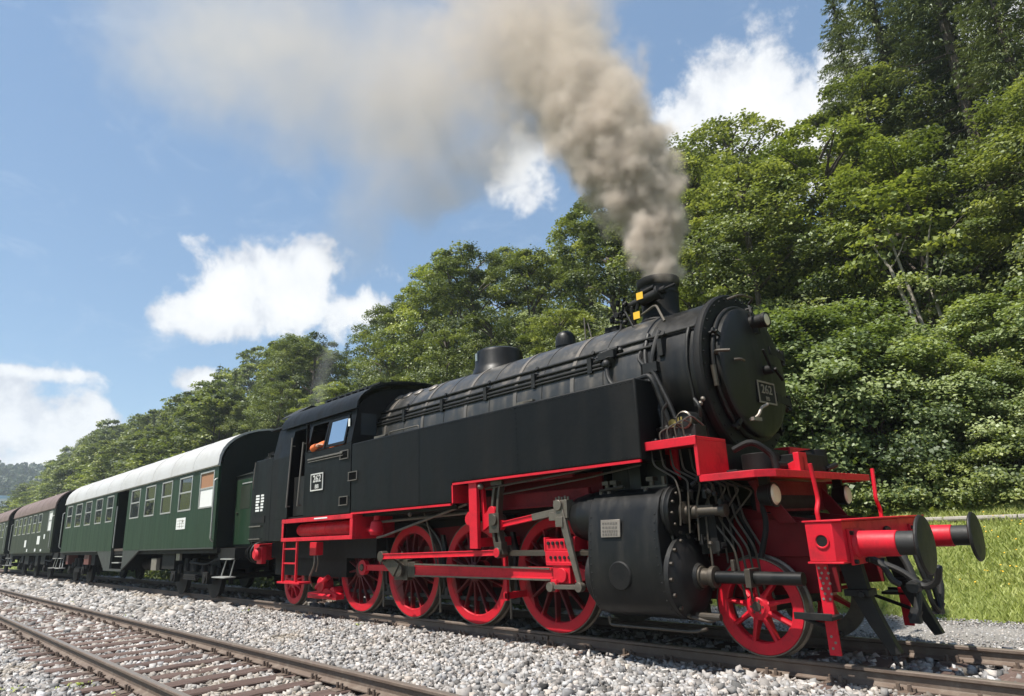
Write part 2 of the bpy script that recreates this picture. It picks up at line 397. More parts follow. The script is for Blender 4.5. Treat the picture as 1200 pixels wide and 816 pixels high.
    def build(s, name, mats, parent=None, bevel=0., smooth=True):
        if name in STUFF_PARTS:
            o = s.build1(name, mats, parent, bevel, smooth); o['kind'] = 'stuff'; return o
        if s.SPLIT and name not in NO_SPLIT:
            G = s.clusters()
            if G and 1 < len(G) <= 60:
                G.sort(key=lambda g: -len(g)); out = []
                for vs in G[1:]:
                    q = MB(); mp = {v: q.b.verts.new(v.co) for v in vs}
                    for f in {f for v in vs for f in v.link_faces}:
                        try: q.b.faces.new([mp[v] for v in f.verts]).material_index = f.material_index
                        except ValueError: pass
                    out.append(q)
                bmesh.ops.delete(s.b, geom=[v for vs in G[1:] for v in vs], context='VERTS')
                o = s.build1(name, mats, parent, bevel, smooth)
                SIBS[o.name] = [q.build1(name, mats, parent, bevel, smooth) for q in out]
                return o
        return s.build1(name, mats, parent, bevel, smooth)
    def build1(s, name, mats, parent=None, bevel=0., smooth=True):
        bmesh.ops.recalc_face_normals(s.b, faces=s.b.faces)
        me = bpy.data.meshes.new(name)
        if smooth:
            for f in s.b.faces: f.smooth = True
            for e in s.b.edges:
                if len(e.link_faces) == 2:
                    if e.calc_face_angle(0) > .6: e.smooth = False
        s.b.to_mesh(me); s.b.free()
        for m in ([mats] if isinstance(mats, str) else mats): me.materials.append(MATS[m])
        o = bpy.data.objects.new(name, me); COL.objects.link(o)
        if parent is not None: o.parent = parent
        if bevel:
            md = o.modifiers.new('bevel', 'BEVEL'); md.width = bevel; md.segments = 2; md.limit_method = 'ANGLE'; md.angle_limit = R(50); md.harden_normals = False
        return o
def tag(o, label=None, cat=None, group=None, kind=None):
    for k, v in (('label', label), ('category', cat), ('group', group), ('kind', kind)):
        if v: o[k] = v
    return o
def empty(name, loc=(0, 0, 0), rz=0., label=None, cat=None, group=None):
    o = bpy.data.objects.new(name, None); COL.objects.link(o); o.location = loc; o.rotation_euler = (0, 0, rz)
    o.empty_display_size = .3
    return tag(o, label, cat, group)
def copy_tree(o, parent=None):
    c = o.copy(); COL.objects.link(c)
    if parent is not None: c.parent = parent
    for ch in o.children: copy_tree(ch, c)
    return c
def mirror_y(o):
    "the same part on the far side of the vehicle"
    for q in SIBS.get(o.name, []): mirror_1(q)
    return mirror_1(o)
def mirror_1(o):
    c = copy_tree(o, o.parent); c.scale = (c.scale[0], -c.scale[1], c.scale[2]); c.location = (c.location[0], -c.location[1], c.location[2]); return c
def text_mesh(name, txt, size, mat, parent, M, depth=.004, align='CENTER', sx=1.0):
    cu = bpy.data.curves.new(name, 'FONT'); cu.body = txt; cu.size = size; cu.extrude = depth; cu.align_x = align; cu.align_y = 'CENTER'; cu.offset = size*.012
    t = bpy.data.objects.new(name+'_tmp', cu); COL.objects.link(t)
    dg = bpy.context.evaluated_depsgraph_get(); me = bpy.data.meshes.new_from_object(t.evaluated_get(dg))
    bpy.data.objects.remove(t); bpy.data.curves.remove(cu)
    me.transform(M @ Matrix.Diagonal((sx, 1, 1, 1))); me.materials.clear(); me.materials.append(MATS[mat])
    o = bpy.data.objects.new(name, me); COL.objects.link(o); o.parent = parent; return o
def np_mesh(name, V, F, mats, tint=None, parent=None, smooth=False, link=True):
    "V (n,3), F (m,k) arrays; tint one grey value or colour per vertex"
    me = bpy.data.meshes.new(name); k = F.shape[1]
    me.vertices.add(len(V)); me.vertices.foreach_set('co', np.ascontiguousarray(V, np.float32).ravel())
    me.loops.add(F.size); me.loops.foreach_set('vertex_index', np.ascontiguousarray(F, np.int32).ravel())
    me.polygons.add(len(F)); me.polygons.foreach_set('loop_start', np.arange(0, F.size, k, dtype=np.int32))
    me.polygons.foreach_set('loop_total', np.full(len(F), k, np.int32))
    if smooth: me.polygons.foreach_set('use_smooth', np.ones(len(F), bool))
    if tint is not None:
        a = me.color_attributes.new('tint', 'FLOAT_COLOR', 'POINT')
        t = np.ones((len(V), 4), np.float32)
        t[:, :3] = tint[:, None] if tint.ndim == 1 else tint
        a.data.foreach_set('color', t.ravel())
    me.update(calc_edges=True)
    for m in ([mats] if isinstance(mats, str) else mats): me.materials.append(MATS[m])
    if not link: return me
    o = bpy.data.objects.new(name, me); COL.objects.link(o)
    if parent is not None: o.parent = parent
    return o
# ================================================================== terrain
def sstep(a, b, v):
    t = np.clip((v-a)/(b-a), 0, 1); return t*t*(3-2*t)
PY = np.array([-3000, -60, -9, -7.2, 2.3, 4.5, 5.4, 7.8, 9, 12, 20, 40, 110, 150, 3000.])
PZ = np.array([-2.0, -1.2, -.55, -.36, -.30, -.29, -.08, .97, 1.2, 2.0, 5.6, 16.5, 50, 58, 60.])
def hgt(x, y):
    x = np.asarray(x, float); y = np.asarray(y, float)
    b = np.interp(y, PY, PZ)
    up = np.maximum(b+.30, 0); wob = 1 + .10*np.sin(x*.11+1.3) + .06*np.sin(x*.29+y*.2)
    b = np.minimum(b, -.30) + up*wob*sstep(-330, -170, x)*1.0
    far = 64*np.exp(-((x+760)/270)**2)*sstep(-900, -300, y)*sstep(1400, 500, y)
    return b + far*sstep(-200, -420, x)
xs = np.unique(np.concatenate([np.linspace(-3000, -1000, 12), np.linspace(-1000, -120, 60), np.linspace(-120, -30, 46), np.linspace(-30, 24, 90), np.linspace(24, 200, 30), np.linspace(200, 2500, 12)]))
ys = np.unique(np.concatenate([np.linspace(-2500, -60, 14), np.linspace(-60, 2, 30), np.linspace(2, 16, 50), np.linspace(16, 60, 30), np.linspace(60, 400, 30), np.linspace(400, 2500, 10)]))
X, Y = np.meshgrid(xs, ys, indexing='ij'); Z = hgt(X, Y)
nz = np.array([[mnoise.noise(Vector((a*.7, b*.7, 0))) if (abs(a) < 60 and b > 4.6 and b < 80) else 0 for b in ys] for a in xs])
Z += nz*.12
idx = np.arange(X.size).reshape(X.shape)
F = np.stack([idx[:-1, :-1], idx[1:, :-1], idx[1:, 1:], idx[:-1, 1:]], -1).reshape(-1, 4)
gnd = np_mesh('ground', np.stack([X, Y, Z], -1).reshape(-1, 3), F, 'ground', smooth=True); tag(gnd, kind='structure')

def wavy_strip(name, mat, x0, x1, ya, yb, z, amp, n=160):
    V = []; 
    for k in range(n+1):
        x = x0 + (x1-x0)*k/n
        for j, (yy, sg) in enumerate(((ya, .2), (ya*.66+yb*.34, 0), (ya*.34+yb*.66, 0), (yb, 1.))):
            V.append((x, yy + amp*sg*mnoise.noise(Vector((x*.55, yy, 3))), z if j in (1, 2) else z-.03))
    V = np.array(V); i = np.arange(n*4).reshape(n, 4)[:, :3].ravel()
    F = np.stack([i, i+1, i+5, i+4], -1)
    o = np_mesh(name, V, F[:, ::-1], mat, smooth=True); return tag(o, kind='structure')
path = wavy_strip('path', 'path_gravel', -8.5, 16, 2.1, 4.55, -.235, .30, 60)
b = MB(); b.prism([(-8.4, -.60), (-7.0, -.215), (1.95, -.215), (2.6, -.34), (2.6, -.60)], 'x', -300, 18)
bed = tag(b.build('ballast_bed', 'ballast_bed', smooth=False), kind='structure')

# ================================================================== the two tracks
T1, T2, GA = 0.0, -4.44, .7525
PITCH = .60
PROF = [(-.0625, -.150), (.0625, -.150), (.0625, -.139), (.012, -.118), (.008, -.112), (.008, -.044), (.0335, -.030), (.0335, -.008), (.026, 0), (-.026, 0), (-.0335, -.008), (-.0335, -.030), (-.008, -.044), (-.008, -.112), (-.012, -.118), (-.0625, -.139)]
def rail_mesh():
    b = bmesh.new(); sec = [-260, -120, -60, -30, -15, -7, 0, 8, 16]
    rows = [[b.verts.new((x, y, z)) for y, z in PROF] for x in sec]
    n = len(PROF)
    for A, B in zip(rows, rows[1:]):
        for k in range(n):
            f = b.faces.new([A[k], A[(k+1) % n], B[(k+1) % n], B[k]]); f.material_index = 1 if k == 8 else 0
    b.faces.new(rows[0]); b.faces.new(rows[-1][::-1])
    bmesh.ops.recalc_face_normals(b, faces=b.faces)
    me = bpy.data.meshes.new('rail'); b.to_mesh(me); b.free()
    me.materials.append(MATS['rail_rust']); me.materials.append(MATS['rail_head']); return me
RAIL = rail_mesh()
def sleeper_mesh(k):
    b = MB(); b.box((-.128, .128), (-1.22, 1.22), (-.31, -.150))
    bmesh.ops.subdivide_edges(b.b, edges=[e for e in b.b.edges if abs(e.verts[0].co.y-e.verts[1].co.y) > 1], cuts=9)
    rr = random.Random(k)
    bmesh.ops.bevel(b.b, geom=[e for e in b.b.edges if abs(e.verts[0].co.y-e.verts[1].co.y) > .01 and e.verts[0].co.z > -.2 and e.calc_face_angle(0) > .5], offset=.014, segments=1, affect='EDGES')
    for v in b.b.verts: v.co += Vector((rr.uniform(-.008, .008), rr.uniform(-.012, .012), rr.uniform(-.005, .004)))
    o = b.build('sleeper', 'sleeper_wood', smooth=False); me = o.data; bpy.data.objects.remove(o); return me
SLP = [sleeper_mesh(k) for k in range(4)]
b = MB(); b.box((-.085, .085), (-.19, .19), (-.154, -.143))
for sx in (-1, 1):
    b.box((sx*.085, sx*.02), (-.062*1.0-.035, -.06), (-.143, -.118)); b.cyl((sx*.045, -.105, -.15), (sx*.045, -.105, -.085), .017, 6)
    b.box((sx*.085, sx*.02), (.06, .097), (-.143, -.118)); b.cyl((sx*.045, .105, -.15), (sx*.045, .105, -.085), .017, 6)
o = b.build('tie_plate', 'rail_rust', smooth=False); TPM = o.data; bpy.data.objects.remove(o)
def lk(name, me, parent, loc=(0, 0, 0), rz=0):
    o = bpy.data.objects.new(name, me); COL.objects.link(o); o.parent = parent; o.location = loc; o.rotation_euler = (0, 0, rz); return o
def track(yc, x0, x1, plates_from, label):
    t = empty('railway_track', (0, yc, 0), 0, label, 'railway track', 'railway tracks')
    for s in (-1, 1): lk('rail', RAIL, t, (0, s*GA, 0))
    x = x1; k = 0; S = []
    rr = random.Random(int(yc*10))
    while x > x0:
        sl = lk('sleeper', SLP[k % 4], t, (x + rr.uniform(-.02, .02), rr.uniform(-.04, .04), rr.uniform(-.012, .004)), rr.uniform(-.012, .012))
        S.append(x)
        if x > plates_from:
            for s in (-1, 1): lk('tie_plate', TPM, sl, (0, s*GA, 0))
        x -= PITCH; k += 1
    return t, S
trk2, SX2 = track(T2, -80, 4.2, -45, 'rusty empty railway track in the foreground with reddish brown sleepers in pale gravel')
trk1, SX1 = track(T1, -75, 8.0, -30, 'railway track under the steam train, sleepers almost buried in gravel')
b = MB()                                                     # a bolted joint in the near rail
for sg in (-1, 1):
    b.box((-.33, .33), (sg*.012, sg*.034), (-.115, -.045))
    for dx in (-.24, -.08, .08, .24): b.cyl((dx, sg*.034, -.08), (dx, sg*.058, -.08), .018, 6)
o = b.build('fishplate', 'rail_rust', trk1); o.location = (-5.05, -GA, 0)

# ================================================================== ballast stones (one crushed-stone mass)
def stones(name, N, sampler, rad, cap=None):
    P = sampler(N); n = len(P)
    base = np.array([(x, y, z) for x in (-1, 1) for y in (-1, 1) for z in (-1, 1)], float)
    q = np.array([(0, 1, 3, 2), (4, 6, 7, 5), (0, 4, 5, 1), (2, 3, 7, 6), (0, 2, 6, 4), (1, 5, 7, 3)])
    V = base[None] * (1 + rng.uniform(-.42, .42, (n, 8, 3)))
    V *= rng.uniform(.42, 1.5, (n, 1, 3))
    ang = rng.uniform(0, 2*np.pi, (n, 3)); c, s = np.cos(ang), np.sin(ang)
    Rz = np.zeros((n, 3, 3)); Rx = np.zeros((n, 3, 3))
    Rz[:, 0, 0] = c[:, 0]; Rz[:, 0, 1] = -s[:, 0]; Rz[:, 1, 0] = s[:, 0]; Rz[:, 1, 1] = c[:, 0]; Rz[:, 2, 2] = 1
    Rx[:, 1, 1] = c[:, 1]; Rx[:, 1, 2] = -s[:, 1]; Rx[:, 2, 1] = s[:, 1]; Rx[:, 2, 2] = c[:, 1]; Rx[:, 0, 0] = 1
    V = np.einsum('nij,njk,nlk->nli', Rz, Rx, V)
    r = rad*rng.uniform(.55, 1.35, n)
    V = V*r[:, None, None] + P[:, None, :]
    F = (q[None] + 8*np.arange(n)[:, None, None]).reshape(-1, 4)
    g0 = np.clip(rng.normal(.30, .105, n), .055, .60)
    warm = rng.normal(0, 1, n)
    T = np.stack([g0*(1+.055*np.clip(warm, -1, 2)), g0*(.955+.012*warm), g0*(.915-.02*warm)], -1)
    dk = rng.random(n) < .10; T[dk] *= .42
    dr = np.minimum.reduce([np.abs(P[:, 1]-(yc+s_*GA)) for yc in (T1, T2) for s_ in (-1, 1)])
    st = (np.exp(-(dr/.17)**2)*rng.uniform(.3, 1.0, n))[:, None]          # rust and brake dust beside the rails
    T = T*(1-st) + T*np.array([.60, .47, .37])*st
    T = np.repeat(T, 8, 0)
    return tag(np_mesh(name, V.reshape(-1, 3), F, 'stone', np.clip(T, .02, .85)), kind='stuff')
def reject(P, near_sl=True):
    x, y = P[:, 0], P[:, 1]; ok = np.ones(len(P), bool)
    for yc in (T1, T2):
        for s in (-1, 1):
            d = np.abs(y-(yc+s*GA)); ok &= d > .085
    d2 = np.abs(((x - SX2[0] + PITCH/2) % PITCH) - PITCH/2)
    ins = np.abs(y-T2) < 1.22
    ok &= ~(ins & (d2 < .14) & (rng.random(len(P)) > .05))
    d1 = np.abs(((x - SX1[0] + PITCH/2) % PITCH) - PITCH/2)
    ok &= ~((np.abs(y-T1) < 1.2) & (d1 < .10) & (rng.random(len(P)) > .55))
    return P[ok]
def zbed(x, y):
    z = np.full(len(x), -.185)
    z += .045*np.exp(-((y+2.2)/.8)**2)                       # heaped up between the tracks
    z -= .026*(np.abs(y-T2) < 1.2)
    z = np.where(y < -6.6, -.185-(np.clip(-6.6-y, 0, 9))*.22, z)
    z = np.where(y > 1.7, -.185-(y-1.7)*.16, z)
    return z
def samp(x0, x1, y0, y1, jit=.016):
    def f(N):
        x = rng.uniform(x0, x1, N); y = rng.uniform(y0, y1, N)
        P = reject(np.stack([x, y, np.zeros(N)], -1))
        P[:, 2] = zbed(P[:, 0], P[:, 1]) + rng.normal(0, jit, len(P)); return P
    return f
stones('ballast_gravel', 62000, samp(-13.5, 1.2, -3.7, -.78), .0185)
stones('ballast_gravel', 26000, samp(-13.5, -1.2, -5.2, -3.68), .0195)
stones('ballast_gravel', 19000, samp(-14.5, -3.5, -6.9, -5.2), .021)
stones('ballast_gravel', 8000, samp(-11, 4.0, -.78, 1.9), .027)
stones('ballast_gravel', 19000, samp(-30, -13.5, -7.2, -.78), .039)
stones('ballast_gravel', 11000, samp(-75, -30, -7.2, -.6), .075)
stones('ballast_gravel', 3500, samp(-40, -11, -.7, 2.2), .045)
stones('ballast_gravel', 4500, samp(-3.5, 6.5, -6.5, -.8), .03)
def samp_path(N):
    x = rng.uniform(-7, 3, N); y = rng.uniform(1.95, 4.5, N); z = np.full(N, -.237)
    return np.stack([x, y, z], -1)
stones('path_grit', 9000, samp_path, .008)
# ================================================================== the locomotive
LOCO = empty('steam_locomotive', (-7, 0, 0), 0, 'black tank steam locomotive with red wheels and frame, smoke pouring from its chimney', 'steam locomotive')
BASE = bpy.data.objects.new('x', None)
class LB(MB):
    SPLIT = True
    OFF = None
    def __init__(s):
        MB.__init__(s)
        if LB.OFF: s.M = Matrix.Translation(LB.OFF)
    def build(s, name, mats, parent=None, bevel=0., smooth=True):
        top = parent is None
        if top: bmesh.ops.translate(s.b, verts=s.b.verts, vec=(7, 0, 0))
        return MB.build(s, name, mats, LOCO if top else parent, bevel, smooth)
bpy.data.objects.remove(BASE)
def sub(part, b, name, mats, bevel=0.):
    "a sub-part of a loco part whose mesh is in world coordinates"
    bmesh.ops.translate(b.b, verts=b.b.verts, vec=(7, 0, 0)); return MB.build(b, name, mats, part, bevel)
def mir(o): return mirror_y(o)
ZB, RB = 3.05, .965
AX = [-4.459, -6.103, -7.747, -9.391]; RD = .744
XF, XT, RF = -1.655, -12.1, .4767

# ---- frame
b = LB()
for s in (-1, 1):
    b.prism([(-13.1, .55), (-2.4, .50), (-.9, .62), (-.9, 1.28), (-1.5, 1.38), (-2.2, 1.55), (-13.1, 1.25)], 'y', s*.58, s*.62)
for x in (-13.0, -11.2, -8.6, -6.9, -5.2, -3.0, -1.2): b.box((x-.03, x+.03), (-.578, .578), (.75, 1.2))
frame = b.build('frame_plate', 'frame_red_shade')
b = LB()
for xx in AX:
    b.box((xx-.55, xx+.55), (-.70, -.66), (.97, 1.06)); b.box((xx-.42, xx+.42), (-.70, -.66), (1.065, 1.12))
    b.box((xx-.14, xx+.14), (-.64, -.621), (.45, 1.0))
mir(b.build('leaf_spring', 'rust_red'))

# ---- wheels
def wheel(name, x, Rw, nsp, cw=None, near=True):
    y0 = -.83
    w = empty(name, (x+7, y0, Rw)); w.parent = LOCO
    b = MB(); rim0 = Rw-.145 if Rw > .6 else Rw-.135
    b.lathe((0, 0, 0), (0, 1, 0), [(.012, rim0), (0, rim0+.012), (0, Rw-.022), (.012, Rw-.014), (.10, Rw-.018), (.10, rim0), (.012, rim0)], 56, False)
    hub = .15 if Rw > .6 else .135
    b.lathe((0, -.045, 0), (0, 1, 0), [(0, 0), (0, hub*.62), (.012, hub*.72), (.02, hub*.95), (.045, hub), (.16, hub)], 28, False)
    for k in range(nsp):
        a = 2*math.pi*(k+.3)/nsp; d = Vector((math.cos(a), 0, math.sin(a))); t = Vector((-math.sin(a), 0, math.cos(a)))
        for (r0, r1, w0, w1, ya, yb) in ((hub*.9, rim0+.02, (.034 if Rw > .6 else .042), (.022 if Rw > .6 else .030), -.01, .07),):
            for sg in (1,):
                A = []
                for rr, ww, y1, y2 in ((r0, w0, -.025, .10), ((r0+rim0)/2, (w0+w1)/2*.85, -.004, .085), (r1, w1*1.15, .012, .080)):
                    c = d*rr
                    A.append([b.v(c + t*(ww*i) + Vector((0, yy, 0))) for i, yy in ((-.6, y1), (0, y1-.012), (.6, y1), (.6, y2), (-.6, y2))])
                for P, Q in zip(A, A[1:]):
                    for q in range(5): b._f([P[q], P[(q+1) % 5], Q[(q+1) % 5], Q[q]])
    if cw is not None:                                          # balance weight between the spokes
        a0, half, rin = cw; P = []
        for k in range(15):
            a = a0 - half + 2*half*k/14; P.append((math.cos(a)*(rim0+.006), math.sin(a)*(rim0+.006)))
        ch = [(math.cos(a0+half)*(rim0), math.sin(a0+half)*(rim0)), (math.cos(a0-half)*rim0, math.sin(a0-half)*rim0)]
        P += [(ch[0][0]*(1-t)+ch[1][0]*t, ch[0][1]*(1-t)+ch[1][1]*t) for t in (.1, .3, .5, .7, .9)]
        b.prism(P, 'y', .004, .085)
    disc = b.build('wheel_centre', 'red_wheel_shade' if Rw > .6 else 'red_paint', w)
    b = MB(); b.lathe((0, 0, 0), (0, 1, 0), [(.004, Rw-.014), (.004, Rw-.003), (.012, Rw), (.095, Rw+.004), (.105, Rw+.028), (.128, Rw+.028), (.138, Rw-.01), (.138, rim0)], 64, False)
    b.build('tyre', 'steel', w)
    b = MB(); b.lathe((0, -.055, 0), (0, 1, 0), [(0, 0), (0, hub*.34), (.02, hub*.40), (.02, hub*.55)], 18, False)
    for k in range(6):
        a = k*math.pi/3; b.cyl((hub*.47*math.cos(a), -.05, hub*.47*math.sin(a)), (hub*.47*math.cos(a), -.028, hub*.47*math.sin(a)), .011, 6)
    b.build('axle_cap', 'oily_steel', w)
    return w
PINA = math.radians(8)
for i, x in enumerate(AX):
    w = wheel('driving_wheel', x, RD, 14, (PINA+math.pi+.12, (.95 if i == 2 else .55), 0))
    c = copy_tree(w, LOCO); c.scale = (1, -1, 1); c.location.y *= -1; c.rotation_euler = (0, R(90), 0)
for x in (XF, XT):
    w = wheel('carrying_wheel', x, RF, 9)
    c = copy_tree(w, LOCO); c.scale = (1, -1, 1); c.location.y *= -1
b = LB()
for x, rr in [(a, RD) for a in AX] + [(XF, RF), (XT, RF)]: b.cyl((x, -.75, rr), (x, .75, rr), .085, 14)
b.build('axle', 'under_black')

# ---- rods and valve gear, near side then far side
PNX, PNZ = .325, .046
pin = [Vector((x+PNX, 0, RD+PNZ)) for x in AX]
def rod(b, p, q, y0, y1, h0, h1, eye0=.0, eye1=.0, flute=True):
    "fluted side rod in the xz plane"
    d = (q-p).normalized(); n = Vector((-d.z, 0, d.x))
    def P(v, k): return (v.x + n.x*k, v.z + n.z*k)
    b.prism([P(p, -h0/2), P(q, -h1/2), P(q, h1/2), P(p, h0/2)], 'y', y0, y1)
    if flute:
        for s in (-1, 1):
            a0 = P(p, s*h0*.5); b.prism([P(p, s*h0*.33), P(q, s*h1*.33), P(q, s*h1/2), P(p, s*h0/2)], 'y', y0-.012, y0+.001)
    for v, e in ((p, eye0), (q, eye1)):
        if e: b.cyl((v.x, y0-.02, v.z), (v.x, y1+.01, v.z), e, 20)
for a_, b_ in ((3, 2), (2, 1), (1, 0)):
    b = LB(); rod(b, pin[a_], pin[b_], -.985, -.93, .10, .10, .13, .13)
    o = b.build('coupling_rod', 'red_paint', bevel=.004); mir(o)
    b = LB()
    for v in (pin[a_], pin[b_]): b.lathe((v.x, -1.03, v.z), (0, 1, 0), [(0, 0), (0, .05), (.012, .062), (.03, .062), (.03, .112), (.06, .112)], 20, False)
    mir(sub(o, b, 'rod_bearing', 'oily_steel'))
LB.OFF = (0, -.14, 0)
XH = Vector((-3.85, 0, .775)); MP = pin[2]
b = LB(); rod(b, MP, XH, -1.115, -1.055, .165, .125, .0, .0); o = b.build('connecting_rod', 'red_paint', bevel=.004); mir(o)
b = LB()
b.box((MP.x-.20, MP.x+.17), (-1.135, -1.03), (MP.z-.155, MP.z+.155)); b.cyl((MP.x, -1.20, MP.z), (MP.x, -.93, MP.z), .105, 20)
b.box((MP.x-.05, MP.x+.05), (-1.15, -1.06), (MP.z+.155, MP.z+.235)); b.cyl((MP.x, -1.11, MP.z+.23), (MP.x, -1.11, MP.z+.275), .022, 8)
b.box((MP.x+.17, MP.x+.36), (-1.130, -1.04), (MP.z-.11, MP.z+.12))
mir(sub(o, b, 'big_end', 'oily_steel', .006))
b = LB(); b.bar((XH.x-.3, -1.128, XH.z+.068), (MP.x+.36, -1.128, MP.z+.088), .012, .022); b.bar((XH.x-.3, -1.128, XH.z-.066), (MP.x+.36, -1.128, MP.z-.084), .012, .022)
mir(sub(o, b, 'polished_edge', 'steel'))
ECC = Vector((-7.82, 0, 1.0)); LKB = Vector((-4.97, 0, 1.045))
b = LB(); b.prism([(MP.x-.07, MP.z-.05), (MP.x+.06, MP.z+.09), (ECC.x+.08, ECC.z+.05), (ECC.x-.07, ECC.z+.06), (ECC.x-.07, ECC.z-.07), (MP.x-.12, MP.z-.1)], 'y', -1.215, -1.165)
b.cyl((ECC.x, -1.28, ECC.z), (ECC.x, -1.16, ECC.z), .085, 18)
mir(b.build('eccentric_crank', 'oily_steel', bevel=.005))
b = LB(); rod(b, ECC, LKB, -1.265, -1.225, .085, .075, .0, .06); mir(b.build('eccentric_rod', 'red_paint', bevel=.003))
LB.OFF = (.13, -.14, 0)
b = LB()                                                      # curved expansion link
arc = [(-5.07 - .16*(1-((t-.5)*2)**2)*.5, 1.02+.93*t) for t in np.linspace(0, 1, 9)]
for (o0, o1) in ((-.075, -.03), (.03, .075)): b.prism([(x+o0, z) for x, z in arc] + [(x+o1, z) for x, z in arc[::-1]], 'y', -1.25, -1.16)
b.box((-5.2, -4.98), (-1.255, -1.155), (1.93, 2.0)); b.cyl((-5.10, -1.28, 1.045), (-5.10, -1.13, 1.045), .07, 14); b.box((-5.15, -5.02), (-1.26, -1.15), (1.05, 1.18))
b.cyl((-5.14, -1.30, 1.47), (-5.14, -1.1, 1.47), .075, 16); b.box((-5.24, -5.04), (-1.275, -1.255), (1.30, 1.56))
mir(b.build('expansion_link', 'oily_steel', bevel=.004))
b = LB(); RA, RBp = Vector((-5.1, 0, 1.40)), Vector((-3.93, 0, 1.535))
rod(b, RA, RA.lerp(RBp, .55), -1.21, -1.16, .075, .075, .075); o = b.build('radius_rod', 'red_paint', bevel=.003); mir(o)
b = LB(); rod(b, RA.lerp(RBp, .55), RBp, -1.225, -1.15, .085, .085, 0, .06, False); mir(sub(o, b, 'rod_end', 'steel', .004))
b = LB(); CT, CB = Vector((-3.93, 0, 1.60)), Vector((-3.66, 0, .655))
rod(b, CT, CB, -1.285, -1.245, .11, .06, .065, .05, False); b.box((-4.02, -3.80), (-1.27, -1.14), (1.44, 1.66)); b.box((-4.14, -4.02), (-1.24, -1.12), (1.42, 1.52))
b.box((-3.98, -3.86), (-1.30, -1.26), (1.34, 1.46)); b.cyl((-3.8, -1.15, 1.60), (-3.45, -1.15, 1.60), .028, 10)
for k in range(5): b.cyl((-4.03+.05*k, -1.2, 1.66), (-4.03+.05*k, -1.2, 1.70+.012*(k % 2)), .016, 6)
mir(b.build('combination_lever', 'steel', bevel=.004))
b = LB(); rod(b, Vector((-4.12, 0, .645)), Vector((-3.66, 0, .655)), -1.30, -1.262, .05, .05, .055, .055, False); mir(b.build('union_link', 'steel', bevel=.003))
LB.OFF = (.13, -.10, 0)
b = LB()                                                      # crosshead
b.box((-4.28, -3.80), (-1.22, -.98), (1.055, 1.20)); b.box((-4.28, -3.80), (-1.235, -1.22), (.92, 1.055)); b.box((-4.16, -3.88), (-1.235, -1.0), (.68, .92))
b.cyl((-4.0, -1.27, .775), (-4.0, -1.0, .775), .085, 20); b.prism([(-3.88, .69), (-3.70, .72), (-3.70, .83), (-3.88, .90)], 'y', -1.17, -1.04)
b.box((-4.26, -3.82), (-1.25, -1.235), (.885, .93)); b.box((-4.2, -4.1), (-1.25, -1.2), (.58, .72))
b.box((-4.30, -4.27), (-1.23, -.99), (1.05, 1.22)); b.box((-3.81, -3.78), (-1.23, -.99), (1.05, 1.22))
o = b.build('crosshead', 'red_paint', bevel=.006); mir(o)
b = LB()
for k in range(6): b.cyl((-4.22+.076*k, -1.24, 1.15), (-4.22+.076*k, -1.21, 1.15), .022, 8)
for k in range(5): b.cyl((-4.18+.076*k, -1.25, .98), (-4.18+.076*k, -1.22, .98), .02, 8)
mir(sub(o, b, 'bolt_row', 'black_iron'))
LB.OFF = (0, -.06, 0)
b = LB(); b.cyl((-3.75, -1.1, .775), (-3.3, -1.1, .775), .045, 14); mir(b.build('piston_rod', 'steel'))
LB.OFF = (.13, -.10, 0)
b = LB(); b.box((-5.15, -3.35), (-1.16, -1.04), (.995, 1.05)); b.box((-5.15, -3.4), (-1.14, -1.06), (1.05, 1.065)); mir(b.build('slide_bar', 'oily_steel', bevel=.004))
LB.OFF = None
b = LB()                                                      # motion bracket: red hanger and arms
b.box((-5.46, -5.29), (-1.47, -1.41), (1.10, 2.03))
b.box((-5.44, -5.31), (-1.41, -.62), (1.90, 2.03)); b.box((-5.42, -5.33), (-1.41, -.62), (1.12, 1.24))
o = b.build('motion_bracket', 'red_paint', bevel=.006); mir(o)
b = LB(); b.prism([(-5.60, 1.42), (-5.47, 1.36), (-5.40, 1.30), (-5.42, 1.58), (-5.58, 1.60)], 'y', -1.40, -1.30); b.cyl((-5.53, -1.42, 1.50), (-5.53, -1.29, 1.50), .085, 16)
b.prism([(-5.28, 1.33), (-5.10, 1.42), (-5.02, 1.56), (-5.08, 1.66), (-5.24, 1.55), (-5.26, 1.92), (-5.31, 1.90)], 'y', -1.38, -1.32); b.cyl((-5.06, -1.41, 1.58), (-5.06, -1.30, 1.58), .075, 16)
mir(sub(o, b, 'lifting_arm', 'red_paint', .004))
b = LB(); b.box((-5.08, -5.03), (-1.20, -1.15), (.42, 1.02)); b.box((-5.10, -5.03), (-1.2, -.64), (.44, .52)); o = b.build('hanger_bar', 'red_paint', bevel=.004); mir(o)
b = LB(); b.box((-5.6, -3.5), (-1.18, -1.12), (1.62, 1.80)); b.box((-5.6, -3.5), (-1.22, -1.1), (1.60, 1.625)); b.box((-5.6, -3.5), (-.9, -.86), (1.65, 2.0)); b.box((-5.3, -3.6), (-1.35, -1.30), (1.93, 2.0))
mir(b.build('girder', 'frame_red_shade', bevel=.004))
b = LB()                                                      # reversing shaft, ash pan, and boxes added to darken the gaps behind
b.cyl((-5.55, -1.3, 1.52), (-5.55, 1.3, 1.52), .05, 12); b.box((-8.4, -3.5), (-.80, .80), (1.55, 1.95)); b.box((-9.0, -2.4), (-.56, .56), (.85, 1.6))
b.box((-8.5, -5.9), (-1.35, 1.35), (1.66, 1.72)); b.box((-10.6, -3.2), (-.54, .54), (.28, .84))
b.build('ash_pan_filler', 'under_black')

